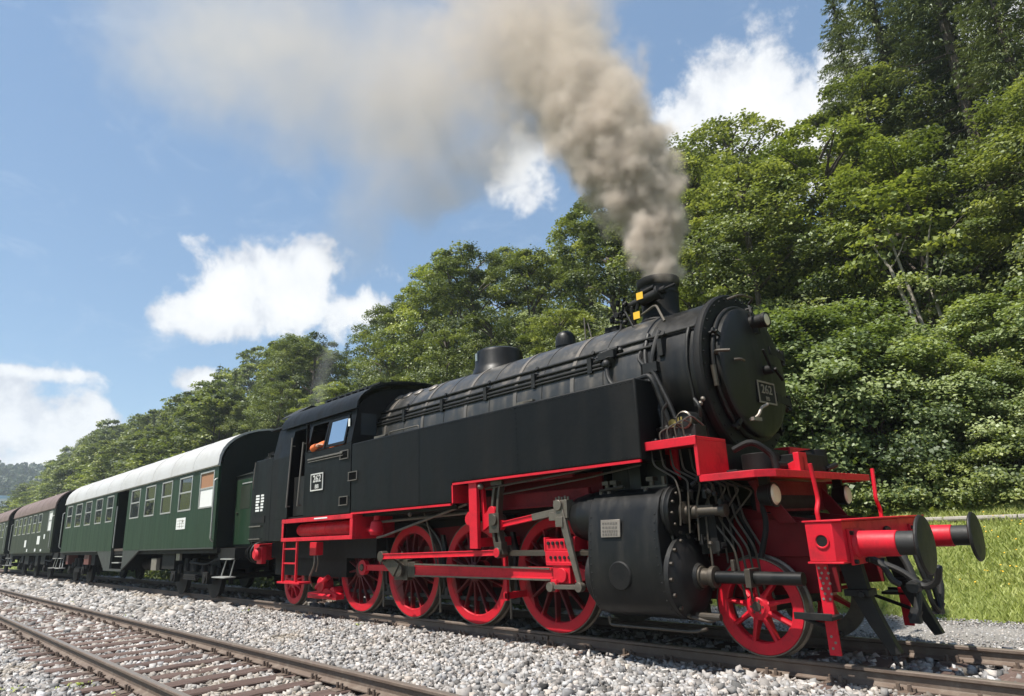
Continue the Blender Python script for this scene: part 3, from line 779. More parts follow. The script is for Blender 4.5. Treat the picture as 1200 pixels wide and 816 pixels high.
# ---- brake gear and sand pipes between the wheels
b = LB()
for xx in AX:
    x = xx-.83
    b.prism([(x+.02, .36), (x+.10, .36), (x+.08, 1.02), (x+.0, 1.30), (x-.06, 1.30), (x-.02, .98)], 'y', -.80, -.75)
    b.prism([(x+.06, .50), (x+.115, .52), (x+.085, .74), (x+.095, .96), (x+.04, .96)], 'y', -.86, -.74)
b.box((AX[3]-.9, AX[0]-.75), (-.795, -.755), (.33, .39))
mir(b.build('brake_gear', 'black_iron', bevel=.003))
b = LB()
for xx in AX[1:]: b.ctube([(xx+.45, -.9, 1.66), (xx+.62, -.88, 1.25), (xx+.72, -.80, .55), (xx+.68, -.77, .12)], .018, 8)
mir(b.build('sand_pipe', 'steel'))
b = LB(); b.prism([(-11.1, .20), (-9.95, .20), (-9.95, .30), (-10.35, .40), (-10.75, .34), (-11.1, .30)], 'y', -1.02, -.84)
b.cyl((-10.55, -1.04, .46), (-10.55, -.82, .46), .14, 16); b.cyl((-10.15, -1.0, .33), (-10.15, -.8, .33), .10, 14); b.cyl((-10.75, -1.0, .40), (-10.3, -1.0, .60), .055, 10); b.cyl((-10.9, -1.05, .27), (-10.1, -1.05, .27), .035, 8)
mir(b.build('brake_cylinder', 'red_paint', bevel=.01))

# ---- cylinders
CYZ, CVZ, CYY = .775, 1.435, -1.12
b = LB()
b.lathe((-3.70, CYY, CVZ), (1, 0, 0), [(0, .0), (0, .22), (.03, .255), (.14, .275), (.16, .285), (.30, .285), (.31, .30), (.50, .30), (1.0, .29), (1.03, .30), (1.42, .30), (1.44, .285), (1.46, .285), (1.47, .25), (1.475, .10)], 36, False)
o = b.build('valve_chest', 'black_paint'); mir(o)
b = LB()
for k in range(12):
    a = 2*math.pi*k/12; b.cyl((-2.245, CYY+.235*math.cos(a), CVZ+.235*math.sin(a)), (-2.205, CYY+.235*math.cos(a), CVZ+.235*math.sin(a)), .018, 6)
b.lathe((-2.25, CYY, CVZ), (1, 0, 0), [(0, .12), (.06, .12), (.08, .075), (.20, .07), (.22, .05), (.46, .05), (.47, .065), (.53, .065), (.54, .03)], 18)
mir(sub(o, b, 'valve_guide', 'oily_steel'))
b = LB()
for z0 in (.0,):
    for x in (-2.62, -2.3): b.lathe((x, CYY, CVZ), (1, 0, 0), [(0, .307), (.02, .307)], 36)
mir(sub(o, b, 'chest_ring', 'black_iron'))
b = LB()
b.lathe((-3.45, CYY, CYZ), (1, 0, 0), [(0, .0), (0, .28), (.02, .32), (.06, .35), (1.10, .35), (1.12, .40), (1.16, .40), (1.18, .43), (1.23, .43), (1.24, .39), (1.26, .37), (1.30, .25), (1.33, .14), (1.36, .12), (1.36, 0)], 40, False)
o = b.build('cylinder', 'black_iron'); mir(o)
b = LB()
for k in range(16):
    a = 2*math.pi*k/16; b.cyl((-2.23, CYY+.40*math.cos(a), CYZ+.40*math.sin(a)), (-2.185, CYY+.40*math.cos(a), CYZ+.40*math.sin(a)), .021, 6)
mir(sub(o, b, 'cover_bolt', 'oily_steel'))
b = LB()                                                      # cladding over the cylinder block: curved shoulders, plate side
prof = [(-.75, 1.60), (-1.0, 1.715), (-1.16, 1.725), (-1.30, 1.69), (-1.40, 1.60), (-1.455, 1.48), (-1.50, 1.25), (-1.525, .95), (-1.52, .70), (-1.47, .52), (-1.38, .42), (-1.2, .355), (-.75, .33)]
for (x0, x1, inset) in ((-3.27, -2.37, 0),):
    rows = []
    for x, k in ((x0-.02, 0), (x1+.04, 1)): rows.append([b.v((x + (.08 if (k and z < 1.2) else 0)*(1.2-z)/.8, y, z)) for y, z in prof])
    for i in range(len(prof)-1): b._f([rows[0][i], rows[0][i+1], rows[1][i+1], rows[1][i]])
    b._f(rows[0][::-1]); b._f(rows[1]); b._f([rows[0][0], rows[1][0], rows[1][-1], rows[0][-1]])
o = b.build('cylinder_cladding', 'black_paint', bevel=.012); mir(o)
b = LB()
for t in np.linspace(0, 1, 12):
    z = .48+.95*t; yy = float(np.interp(z, [.42, .52, .70, .95, 1.25, 1.48], [-1.38, -1.47, -1.52, -1.525, -1.50, -1.455]))
    b.lathe((-3.25, yy, z), (0, -1, 0), [(0, .012), (.006, .008), (.008, 0)], 6, False); b.lathe((-2.37+max(0, .08*(1.2-z)/.8), yy, z), (0, -1, 0), [(0, .012), (.006, .008), (.008, 0)], 6, False)
mir(sub(o, b, 'cover_screw', 'black_iron'))
b = LB(); b.M = Matrix.Translation((-2.94, -1.508, 1.30)) @ Matrix.Rotation(math.radians(-5.0), 4, 'X')
b.box((-.135, .135), (-.012, .006), (-.095, .095)); o2 = sub(o, b, 'maker_plate', 'plate_metal', .003)
b = LB(); b.M = Matrix.Translation((-2.94, -1.508, 1.30)) @ Matrix.Rotation(math.radians(-5.0), 4, 'X')
for z, n, w in ((.055, 6, .028), (.012, 5, .034), (-.03, 7, .024), (-.065, 6, .028)):
    for k in range(n): b.box((-.11+k*.22/n, -.11+k*.22/n+w*.8), (-.017, -.011), (z-.011, z+.011))
sub(o, b, 'plate_lettering', 'band_metal')
b = LB(); b.lathe((-2.85, -1.528, .80), (0, -1, 0), [(-.02, .155), (0, .155), (.012, .14), (.014, 0)], 28, False); sub(o, b, 'inspection_cover', 'soot_black')
b = LB()                                                      # drain taps, relief valves, oil pipes on the block
for x in (-3.22, -3.10, -2.58): 
    b.cyl((x, -1.15, 1.70), (x, -1.15, 1.83), .03, 10); b.box((x-.045, x+.045), (-1.2, -1.1), (1.80, 1.845)); b.cyl((x, -1.28, 1.72), (x, -1.28, 1.60), .026, 8)
b.box((-2.7, -2.35), (-1.2, -1.1), (1.71, 1.745)); b.cyl((-2.42, -1.15, 1.70), (-2.42, -1.15, 1.84), .028, 8); b.cyl((-3.3, -1.2, 1.74), (-2.95, -1.2, 1.76), .016, 8)
b.ctube([(-2.42, -1.2, 1.6), (-2.3, -1.3, 1.25), (-2.24, -1.3, .95)], .016, 8)
b.ctube([(-2.25, -1.25, .4), (-2.0, -1.2, .35), (-1.9, -1.2, .4)], .02, 8); b.cyl((-2.15, -1.2, .40), (-1.88, -1.2, .40), .035, 10)
b.ctube([(-3.3, -1.2, .33), (-3.3, -1.2, .24), (-2.2, -1.2, .24), (-2.05, -1.2, .28)], .018, 8)
mir(b.build('drain_gear', 'oily_steel'))
b = LB(); b.box((-2.95, -2.78), (-1.08, -.9), (1.72, 2.05)); b.box((-3.3, -2.5), (-.95, -.62), (1.5, 2.1)); mir(b.build('steam_pipe_casing', 'black_paint', bevel=.01))
b = LB(); b.cyl((-2.10, CYY, CYZ), (-1.02, CYY, CYZ), .062, 20); o = b.build('tail_rod_tube', 'black_paint', bevel=.004); mir(o)
b = LB(); b.lathe((-2.12, CYY, CYZ), (1, 0, 0), [(0, .11), (.05, .11), (.06, .085), (.14, .085), (.15, .11), (.20, .11), (.21, .07)], 20, False)
b.box((-1.56, -1.50), (CYY-.10, CYY+.10), (CYZ-.085, CYZ+.09)); b.cyl((-1.95, CYY, CYZ+.08), (-1.95, CYY, CYZ+.33), .014, 8); b.ball((-1.95, CYY, CYZ+.33), .03, 8); b.cyl((-1.72, CYY, CYZ+.06), (-1.72, CYY, CYZ+.17), .026, 8)
b.box((-1.56, -1.50), (CYY+.05, -.60), (CYZ-.03, CYZ+.04))
mir(sub(o, b, 'tube_bracket', 'oily_steel', .003))

# ---- boiler
b = LB(); b.lathe((-8.75, 0, ZB), (1, 0, 0), [(0, RB+.012), (6.05, RB+.012), (6.06, RB-.002), (6.88, RB-.002)], 72)
boil = b.build('boiler', 'cladding')
b = LB()
for x in (-3.83, -4.95, -6.09, -7.25, -8.4): b.lathe((x-.035, 0, ZB), (1, 0, 0), [(0, RB+.012), (.002, RB+.021), (.068, RB+.021), (.07, RB+.012)], 72, False)
sub(boil, b, 'boiler_band', 'band_metal')
b = LB()
for x in (-2.70, -3.3, -4.4, -5.52, -6.65, -7.8):
    b.lathe((x-.008, 0, ZB), (1, 0, 0), [(0, RB+.011), (.003, RB+.017), (.013, RB+.017), (.016, RB+.011)], 72, False)
sub(boil, b, 'cladding_joint', 'black_iron')
b = LB(); b.lathe((-2.62, 0, ZB), (1, 0, 0), [(0, RB), (.72, RB), (.72, RB-.3)], 72, False)
smk = b.build('smokebox', 'black_paint')
b = LB(); b.lathe((-1.93, 0, ZB), (1, 0, 0), [(-.03, RB-.01), (-.03, 1.005), (.0, 1.02), (.06, 1.02), (.08, 1.0), (.082, .76)], 72, False); sub(smk, b, 'front_ring', 'soot_black')
b = LB()
for k in range(40):
    a = 2*math.pi*k/40; b.lathe((-1.848, .955*math.cos(a), ZB+.955*math.sin(a)), (1, 0, 0), [(0, .017), (.008, .013), (.012, 0)], 6, False)
sub(smk, b, 'rivet_ring', 'soot_black')
b = LB()
for k in range(34):
    a = math.pi*(-.45 + 1.9*k/33)
    b.lathe((-2.58, (RB-.002)*math.cos(a), ZB+(RB-.002)*math.sin(a)), (0, math.cos(a), math.sin(a)), [(0, .014), (.006, .01), (.009, 0)], 6, False)
sub(smk, b, 'rivet_row', 'black_iron')
b = LB()                                                       # saddle under the smokebox
b.prism([(-.62, 1.5), (.62, 1.5), (.70, 2.0), (.86, 2.55), (-.86, 2.55), (-.70, 2.0)], 'x', -2.85, -2.0); sub(smk, b, 'saddle', 'soot_black')
DZ = 3.06
b = LB(); b.lathe((-1.85, 0, DZ), (1, 0, 0), [(0, .80), (.115, .80), (.13, .785), (.145, .74), (.175, .60), (.20, .42), (.215, .2), (.22, 0)], 64, False)
door = b.build('smokebox_door', 'black_paint')
b = LB(); b.lathe((-1.80, 0, DZ), (1, 0, 0), [(-.045, .83), (-.02, .845), (.0, .845), (.012, .83), (.012, .80)], 64, False); sub(door, b, 'door_rim', 'black_iron')
b = LB()
for k, a in enumerate(np.linspace(0, 2*math.pi, 14, endpoint=False)):
    if math.cos(a) < .45 and k % 3: continue
    if abs(math.sin(a)) < .25 and math.cos(a) > 0: continue
    d = Vector((0, math.cos(a), math.sin(a))); p = Vector((-1.80, 0, DZ))
    b.bar(p + d*.78 + Vector((.06, 0, 0)), p + d*.93 + Vector((.03, 0, 0)), .05, .03, (1, 0, 0)); b.cyl(p + d*.88 - Vector((.03, 0, 0)), p + d*.88 + Vector((.075, 0, 0)), .018, 8)
sub(door, b, 'door_dog', 'black_iron')
b = LB()                                                       # hinges on the left of the door, handles, handrail
for z in (DZ+.30, DZ-.30):
    b.bar((-1.76, .88, z), (-1.66, .30, z), .05, .10, (0, 0, 1)); b.cyl((-1.77, .90, z-.1), (-1.77, .90, z+.1), .04, 10)
sub(door, b, 'hinge', 'soot_black')
b = LB()
b.cyl((-1.66, 0.05, DZ), (-1.52, 0.05, DZ), .055, 14); b.bar((-1.54, 0.05, DZ), (-1.54, -.1, DZ+.22), .03, .03); b.bar((-1.50, .05, DZ), (-1.50, .22, DZ-.12), .03, .03); sub(door, b, 'dart_handle', 'soot_black')
b = LB()
b.ctube([(-1.77, -.80, DZ+.12), (-1.72, -.94, DZ+.12), (-1.56, -.88, DZ+.10)], .018, 8)
b.cyl((-1.80, -.86, DZ-.02), (-1.80, -.84, DZ-.26), .03, 8); b.ctube([(-1.66, -.62, DZ+.05), (-1.60, -.58, DZ+.05), (-1.60, -.50, DZ+.04)], .016, 8)
b.ctube([(-1.78, -.36, ZB+.88), (-1.66, -.26, ZB+.93), (-1.66, .10, ZB+.96), (-1.78, .2, ZB+.93)], .016, 8)
sub(door, b, 'grab_rail', 'oily_steel')
b = LB(); b.ctube([(-1.68, -.40, DZ-.63), (-1.58, -.38, DZ-.60), (-1.56, -.33, DZ-.50), (-1.52, -.24, DZ-.46)], .018, 8); b.bar((-1.60, -.50, DZ-.635), (-1.60, -.30, DZ-.63), .035, .04); sub(door, b, 'latch', 'plate_metal')
b = LB(); b.box((-1.65, -1.63), (-.19, .23), (2.655, 2.905)); o = sub(door, b, 'number_plate', 'soot_black', .003)
b = LB()
for y0, y1, z0, z1 in ((-.20, .24, 2.645, 2.665), (-.20, .24, 2.895, 2.915), (-.20, -.18, 2.665, 2.895), (.22, .24, 2.665, 2.895)): b.box((-1.632, -1.622), (y0, y1), (z0, z1))
sub(door, b, 'plate_border', 'plate_metal')
Mx = Matrix(((0, 0, 1, 0), (1, 0, 0, 0), (0, 1, 0, 0), (0, 0, 0, 1)))      # text lies in the yz plane and faces +x
text_mesh('plate_number', '262', .15, 'plate_metal', door, Matrix.Translation((7-1.628, .02, 2.815)) @ Mx, .004, sx=1.25)
text_mesh('plate_letters', 'BB', .07, 'plate_metal', door, Matrix.Translation((7-1.628, .02, 2.705)) @ Mx, .004, sx=1.2)
b = LB(); b.lathe((-1.80, 0, 3.665), (1, 0, 0), [(0, .05), (.03, .075), (.04, .085), (.27, .085), (.28, .095), (.32, .095), (.32, .082)], 24, False); b.box((-1.80, -1.6), (-.03, .03), (3.52, 3.60)); b.box((-1.86, -1.7), (-.12, .12), (3.50, 3.53))
b.cyl((-1.68, 0, 3.74), (-1.68, 0, 3.80), .025, 8)
lamp = b.build('headlight', 'soot_black')
b = LB(); b.lathe((-1.50, 0, 3.665), (1, 0, 0), [(0, .084), (.02, .07), (.03, 0)], 24, False); sub(lamp, b, 'lens', 'lens_glass')
for s in (-1, 1):
    b = LB(); b.lathe((-1.42, s*.95, 1.565), (1, 0, 0), [(0, .07), (.02, .10), (.14, .115), (.15, .125), (.17, .125), (.17, .105)], 24, False); b.box((-1.40, -1.3), (s*.95-.03, s*.95+.03), (1.66, 1.79))
    lamp = b.build('headlight', 'soot_black')
    b = LB(); b.lathe((-1.255, s*.95, 1.565), (1, 0, 0), [(0, .107), (.02, .085), (.032, 0)], 24, False); sub(lamp, b, 'lens', 'lens_glass')

# ---- chimney, domes and the things along the boiler top
CX = -2.95
b = LB(); b.lathe((CX, 0, 3.90), (0, 0, 1), [(0, .40), (.07, .35), (.14, .275), (.22, .255), (.60, .265), (.62, .285), (.69, .30), (.72, .295), (.725, .25), (.40, .20)], 40, False)
chim = b.build('chimney', 'soot_black')
b = LB(); b.lathe((CX, 0, 3.90), (0, 0, 1), [(.485, .267), (.49, .275), (.52, .275), (.525, .267)], 40, False); sub(chim, b, 'chimney_band', 'black_paint')
b = LB()                                                       # blower valve and fittings strapped to the chimney
b.cyl((-3.30, -.30, 4.26), (-2.62, -.34, 4.33), .052, 12); b.cyl((-2.62, -.36, 4.33), (-2.46, -.36, 4.345), .018, 8); b.cyl((-3.02, -.33, 4.27), (-2.70, -.345, 4.305), .075, 12); b.cyl((-2.74, -.35, 4.30), (-2.70, -.35, 4.31), .10, 12)
b.cyl((-3.0, -.36, 4.37), (-2.78, -.37, 4.40), .032, 10); b.cyl((-3.12, -.33, 4.17), (-3.0, -.33, 4.43), .026, 8)
rr = random.Random(3)
for k in range(16): b.ball((-3.48+.30*rr.random(), -.32+.08*rr.uniform(-1, 1), 4.02+.34*rr.random()), rr.uniform(.02, .042), 8)
b.cyl((-3.43, -.30, 4.02), (-3.33, -.30, 4.42), .02, 8); b.cyl((-3.58, -.28, 4.20), (-3.25, -.32, 4.23), .022, 8); b.cyl((-3.5, -.22, 3.98), (-3.36, -.32, 4.24), .02, 8); b.cyl((-3.52, -.30, 4.10), (-3.30, -.32, 4.06), .024, 8)
b.cyl((-3.30, -.36, 4.2), (-3.02, -.56, 3.82), .014, 8); b.cyl((-3.38, -.34, 4.05), (-3.30, -.52, 3.84), .018, 8); b.cyl((-3.46, -.36, 4.18), (-3.46, -.22, 4.18), .045, 10)
b.cyl((-3.2, -.30, 3.95), (-3.2, -.33, 4.22), .035, 10)
sub(chim, b, 'blower_valve', 'soot_black', .004)
b = LB(); b.box((-3.05, -2.945), (-.412, -.405), (4.275, 4.375)); b.box((-3.135, -3.03), (-.402, -.395), (4.02, 4.12)); sub(chim, b, 'yellow_tag', 'yellow_paint')
b = LB(); b.ctube([(-3.05, -.36, 4.06), (-2.75, -.42, 4.13), (-2.52, -.62, 3.80)], .016, 8); sub(chim, b, 'blower_pipe', 'steel')
b = LB(); b.lathe((-6.30, 0, 3.90), (0, 0, 1), [(0, .50), (.10, .46), (.16, .43), (.38, .415), (.43, .395), (.46, .34), (.48, .22), (.485, 0)], 44, False); dome = b.build('steam_dome', 'black_paint')
b = LB(); b.box((-6.46, -6.41), (-.418, -.408), (4.15, 4.28)); sub(dome, b, 'dome_label', 'white_board')
b = LB(); b.lathe((-4.74, 0, 3.95), (0, 0, 1), [(0, .15), (.12, .15), (.125, .165), (.17, .165), (.28, .155), (.34, .12), (.37, .07), (.375, 0)], 28, False); b.build('safety_valve', 'black_paint')
b = LB(); b.box((-3.80, -3.58), (-.20, .20), (3.98, 4.10)); b.box((-3.86, -3.80), (-.15, .15), (4.0, 4.06)); b.cyl((-3.68, -.15, 4.16), (-3.68, -.15, 4.24), .04, 8); b.build('sand_box', 'soot_black', bevel=.01)
b = LB(); b.cyl((-4.0, -.40, 3.9), (-4.0, -.40, 4.28), .012, 6); b.cyl((-3.92, -.36, 3.95), (-3.97, -.36, 4.2), .01, 6); b.build('whip_rod', 'steel')
b = LB()
for x in (-8.55, -8.25, -7.9, -7.45): b.lathe((x, -.56, ZB+.78), (0, -.59, .81), [(-.03, .10), (.03, .10), (.045, .08), (.05, 0)], 16, False)
b.build('washout_plug', 'band_metal')
b = LB()
for dz, r, yy in ((.375, .020, -.918), (.30, .026, -.945), (.25, .018, -.958)): b.cyl((-8.7, yy, ZB+dz), (-2.55 if dz > .3 else -3.2, yy, ZB+dz), r, 10)
b.cyl((-8.7, -.86, ZB+.50), (-1.96, -.86, ZB+.50), .020, 10)
o = b.build('handrail', 'black_iron'); mir(o)
b = LB()
for x in (-7.8, -6.7, -5.6, -4.55, -3.5, -2.4): b.box((x-.035, x+.035), (-.985, -.86), (ZB+.215, ZB+.42)); b.lathe((x, -.82, ZB+.49), (0, -.9, .3), [(0, .03), (.05, .022), (.05, .03), (.075, .03)], 8)
mir(sub(o, b, 'rail_bracket', 'black_iron'))
b = LB()                                                        # clack valve and the feed pipes ahead of the tank
b.cyl((-3.22, -.86, 3.42), (-3.16, -.99, 3.34), .075, 12); b.box((-3.34, -3.08), (-1.0, -.84), (3.40, 3.49)); b.ball((-3.2, -1.0, 3.32), .065, 12); b.cyl((-3.35, -.92, 3.50), (-3.05, -.92, 3.52), .03, 8); b.cyl((-3.52, -.9, 3.40), (-3.2, -.93, 3.44), .04, 10)
for k in range(5): b.ball((-3.4+.09*k, -.9-.02*(k % 2), 3.46+.03*(k % 3)), .04, 8)
b.build('clack_valve', 'black_iron')
b = LB()
b.ctube([(-3.2, -1.0, 3.30), (-3.17, -1.03, 3.12), (-3.05, -1.06, 2.98), (-2.42, -1.22, 3.00), (-2.36, -1.22, 2.88), (-2.22, -1.12, 2.2)], .032, 10)
b.ctube([(-2.66, -.80, 3.62), (-2.66, -.93, 3.35), (-2.60, -.985, 3.05), (-2.42, -1.08, 2.55), (-2.35, -1.1, 2.2)], .03, 10)
b.ctube([(-2.50, -.80, 3.62), (-2.50, -.94, 3.40), (-2.54, -1.0, 3.15), (-2.30, -1.02, 2.6), (-2.2, -1.02, 2.2)], .034, 10)
b.ctube([(-2.70, -.86, 3.46), (-2.74, -.97, 3.3), (-2.55, -1.0, 3.1)], .026, 8); b.box((-2.64, -2.44), (-1.03, -.94), (3.08, 3.2))
b.ctube([(-2.05, -.86, 3.54), (-2.05, -.93, 3.42), (-2.06, -.985, 3.1), (-2.05, -.9, 2.6)], .022, 8)
b.ctube([(-2.28, -1.28, 2.2), (-2.26, -1.28, 2.55), (-2.19, -1.27, 2.62)], .018, 8); b.ctube([(-2.5, -1.3, 2.2), (-2.55, -1.3, 2.42), (-2.46, -1.3, 2.5)], .018, 8)
b.build('feed_pipe', 'black_iron')

# ---- side tanks
tz0, tz1, ty = 2.02, 2.94, -1.50
b = LB()
b.prism([(-8.66, 1.735), (-5.80, 1.735), (-5.80, tz0), (-2.44, tz0), (-2.44, tz1), (-8.66, tz1)], 'y', ty, -1.02); tank = b.build('side_tank', 'tank_paint', bevel=.02)
b = LB(); b.prism([(-8.64, 2.70), (-2.46, 2.70), (-2.46, 2.90), (-8.64, 2.90)], 'y', -1.03, -.9); sub(tank, b, 'tank_infill', 'tank_paint')
b = LB(); b.box((-8.64, -5.83), (ty-.004, ty+.03), (1.705, 1.735)); b.box((-5.78, -2.46), (ty-.004, ty+.03), (tz0-.03, tz0)); b.box((-5.80, -5.77), (ty-.004, -1.05), (1.735, tz0-.03)); sub(tank, b, 'bottom_edge', 'red_paint')
b = LB()
for x0, x1 in ((-5.9, -5.1),): b.ctube([(-7.6, -1.40, tz1-.01), (-7.6, -1.40, tz1+.07), (-6.75, -1.40, tz1+.07), (-6.75, -1.40, tz1-.01)], .012, 8)
for x in (-8.0, -4.4): b.cyl((x, -1.30, tz1), (x, -1.30, tz1+.05), .13, 18); b.box((x-.16, x+.16), (-1.33, -1.27), (tz1+.05, tz1+.075))
sub(tank, b, 'filler_lid', 'steel')
b = LB()
for x in (-7.9, -6.9, -5.9, -4.9, -3.9, -2.9): pass
b.rivets((-8.6, ty, tz1-.04), (-2.5, ty, tz1-.04), 90, .009); b.rivets((-8.6, ty, 1.78), (-5.85, ty, 1.78), 40, .009); b.rivets((-5.75, ty, 2.06), (-2.5, ty, 2.06), 48, .009)
b.rivets((-6.62, ty-.004, 1.8), (-6.62, ty-.004, 2.9), 16, .009); b.rivets((-4.4, ty-.004, 2.08), (-4.4, ty-.004, 2.9), 13, .009)
sub(tank, b, 'rivet_row', 'tank_paint')
b = LB()
for x in (-6.62,): b.box((x-.03, x+.03), (ty-.003, ty+.01), ((1.76 if x < -5.83 else 2.05), 2.91))
sub(tank, b, 'butt_strap', 'tank_paint', .002)
tank2 = mir(tank)
for x, z in ((-8.90, 2.77), (-8.585, 2.362), (-8.89, 1.954)):
    b = LB(); b.box((x-.13, x+.13), (ty-.012, ty+.05), (z-.065, z+.065)); o = b.build('foot_hole', 'recess_shade')  # solid block, the shade of the recess is put into its black
    b = LB(); b.box((x-.15, x+.15), (ty-.02, ty-.002), (z+.066, z+.08)); b.box((x+.131, x+.15), (ty-.02, ty-.002), (z-.08, z+.066)); b.box((x-.15, x-.131), (ty-.02, ty-.002), (z-.08, z+.066)); b.box((x-.15, x+.15), (ty-.03, ty-.002), (z-.08, z-.066)); sub(o, b, 'hole_frame', 'band_metal'); mir(o)

# ---- running boards and front deck
b = LB(); b.box((-2.62, -1.80), (-1.42, -.80), (2.16, 2.20)); b.box((-2.62, -1.80), (-1.425, -1.39), (2.11, 2.205)); b.box((-1.84, -1.80), (-1.41, -.80), (1.79, 2.16))
b.prism([(-2.60, 2.16), (-2.40, 2.16), (-2.40, 1.8)], 'y', -.86, -.82)
o = b.build('running_board', 'red_paint', bevel=.005); mir(o)
b = LB(); b.prism([(-1.82, -1.40), (-1.22, -1.40), (-1.08, -1.25), (-1.08, 1.25), (-1.22, 1.40), (-1.82, 1.40)], 'z', 1.755, 1.79)
b.prism([(-1.82, -1.405), (-1.22, -1.405), (-1.075, -1.25), (-1.075, 1.25), (-1.22, 1.405), (-1.82, 1.405), (-1.82, 1.37), (-1.23, 1.37), (-1.11, 1.24), (-1.11, -1.24), (-1.23, -1.37), (-1.82, -1.37)], 'z', 1.725, 1.796)
o = b.build('front_deck', 'red_paint', bevel=.004)
b = LB()
for s in (-1, 1):
    b.prism([(-1.64, 1.73), (-1.50, 1.73), (-1.18, 1.28), (-1.36, 1.28)], 'y', s*.72, s*.75); b.prism([(-2.3, 1.36), (-1.4, 1.32), (-.9, 1.27), (-.9, .95), (-2.3, .95)], 'y', s*.64, s*.67)
b.box((-1.50, -1.46), (-.9, .9), (1.40, 1.73))
sub(o, b, 'deck_support', 'frame_red_shade', .004)
b = LB(); b.box((-1.16, -1.10), (-.62, -.42), (1.797, 1.99)); b.prism([(-1.5, 1.797), (-1.10, 1.797), (-1.10, 1.95)], 'y', -.53, -.50); sub(o, b, 'upright_plate', 'red_paint', .004)
b = LB()                                                        # pump, lubricator and pipework on the deck
b.lathe((-2.35, -1.05, 2.20), (0, 0, 1), [(0, .13), (.14, .13), (.15, .15), (.18, .15), (.2, .05), (.3, .04)], 20); b.box((-2.18, -1.93), (-1.18, -.95), (2.20, 2.36)); b.cyl((-2.05, -1.19, 2.42), (-2.05, -.98, 2.42), .10, 16)
b.cyl((-2.2, -1.1, 2.36), (-2.2, -1.1, 2.48), .035, 8); b.box((-2.22, -1.95), (-1.12, -1.0), (2.38, 2.45))
b.box((-2.5, -2.30), (-1.0, -.85), (2.2, 2.4)); b.ctube([(-1.9, -1.1, 2.44), (-1.86, -1.15, 2.55), (-1.95, -1.1, 2.65)], .02, 8)
lub = b.build('lubricator', 'black_iron', bevel=.006)
b = LB(); b.cyl((-2.20, -1.20, 2.40), (-2.20, -1.16, 2.40), .05, 12); b.box((-2.13, -2.11), (-1.2, -1.18), (2.39, 2.46)); b.box((-2.09, -2.07), (-1.2, -1.18), (2.39, 2.46)); sub(lub, b, 'brass_gauge', 'brass')
b = LB(); b.lathe((-2.05, -1.20, 2.42), (0, -1, 0), [(-.02, .085), (-.015, .10), (.0, .10), (.01, .085)], 20, False); b.ball((-1.92, -1.03, 2.60), .03, 8); b.ball((-1.90, -1.0, 2.65), .03, 8); sub(lub, b, 'pump_rim', 'steel')
b = LB()
b.cyl((-1.55, -.55, 1.80), (-1.55, -.55, 2.02), .20, 24); b.ctube([(-1.65, -.95, 2.05), (-1.45, -.9, 2.14), (-1.3, -.78, 1.98), (-1.28, -.78, 1.82)], .035, 10); b.box((-1.7, -1.2), (-.35, .35), (1.80, 2.0)); b.cyl((-1.3, -.75, 1.86), (-1.3, -.55, 1.86), .05, 10)
b.ctube([(-1.2, .3, 1.85), (-1.2, .7, 1.92), (-1.5, .9, 1.9)], .03, 8); b.cyl((-1.45, .6, 1.8), (-1.45, .6, 2.1), .16, 20); b.box((-1.62, -1.5), (-1.2, -1.1), (1.79, 1.83))
b.box((-2.0, -1.82), (-.8, .8), (1.7, 2.15))
b.build('air_pump', 'soot_black', bevel=.006)
b = LB(); b.cyl((-1.6, -.50, 1.5), (-1.6, .50, 1.5), .16, 20); b.box((-2.2, -1.5), (-.55, .55), (1.0, 1.35)); b.ctube([(-1.5, -.85, 1.60), (-1.4, -.9, 1.3), (-1.5, -.95, .95)], .03, 8); b.box((-2.3, -1.85), (-1.15, -.63), (1.38, 1.50)); b.box((-2.1, -1.9), (-1.05, -.65), (1.0, 1.38))
b.ctube([(-2.25, -.85, 1.7), (-1.9, -.9, 1.68), (-1.7, -.75, 1.3), (-1.7, -.7, .9)], .04, 8)
b.build('front_reservoir', 'under_black')

# ---- thin oil and drain pipes round the front end
b = LB(); rr = random.Random(11)
for k in range(7):
    y = -1.30+.07*k; x = -2.45+.08*k
    b.ctube([(x, y, 2.12), (x+.02, y, 1.95-.02*k), (x+.25+.03*k, y+.04, 1.80-.03*k), (-2.15+.05*k, y+.03, 1.62-.05*k), (-2.18+.06*k, y+.02, 1.30-.08*k)], .011, 6)
for k in range(5):
    b.ctube([(-1.98+.05*k, -1.02+.06*k, 1.72), (-1.95+.06*k, -1.04+.06*k, 1.35), (-1.75+.05*k, -1.0+.05*k, 1.05), (-1.72+.05*k, -.95+.05*k, .55)], .013, 6)
for k in range(4): b.ctube([(-2.28+.1*k, -1.33, 2.2), (-2.30+.1*k, -1.33, 2.30+.03*k), (-2.22+.1*k, -1.25, 2.36+.03*k), (-2.1+.08*k, -1.12, 2.34)], .010, 6)
b.ctube([(-2.62, -1.38, 2.05), (-3.6, -1.38, 1.98), (-5.2, -1.38, 1.90)], .016, 6); b.ctube([(-2.6, -1.30, 1.98), (-3.4, -1.30, 1.90), (-5.0, -1.32, 1.80)], .012, 6)
b.build('oil_pipe', 'oily_steel')
b = LB()
for k in range(9): b.ball((-2.5+.07*k, -1.2-.12*rr.random(), 2.225), .022, 8)
for k in range(6): b.cyl((-2.1+.06*k, -1.22+.1*rr.random(), 1.55+.2*rr.random()), (-2.06+.06*k, -1.2, 1.60+.2*rr.random()), .022, 8)
for x, z in ((-1.95, 1.62), (-1.78, 1.50), (-2.05, 1.15), (-1.86, 1.08), (-1.72, .80)): b.cyl((x, -1.10, z), (x, -1.0, z), .035, 8); b.box((x-.02, x+.02), (-1.13, -1.09), (z-.05, z+.05))
o = b.build('pipe_fitting', 'black_iron')
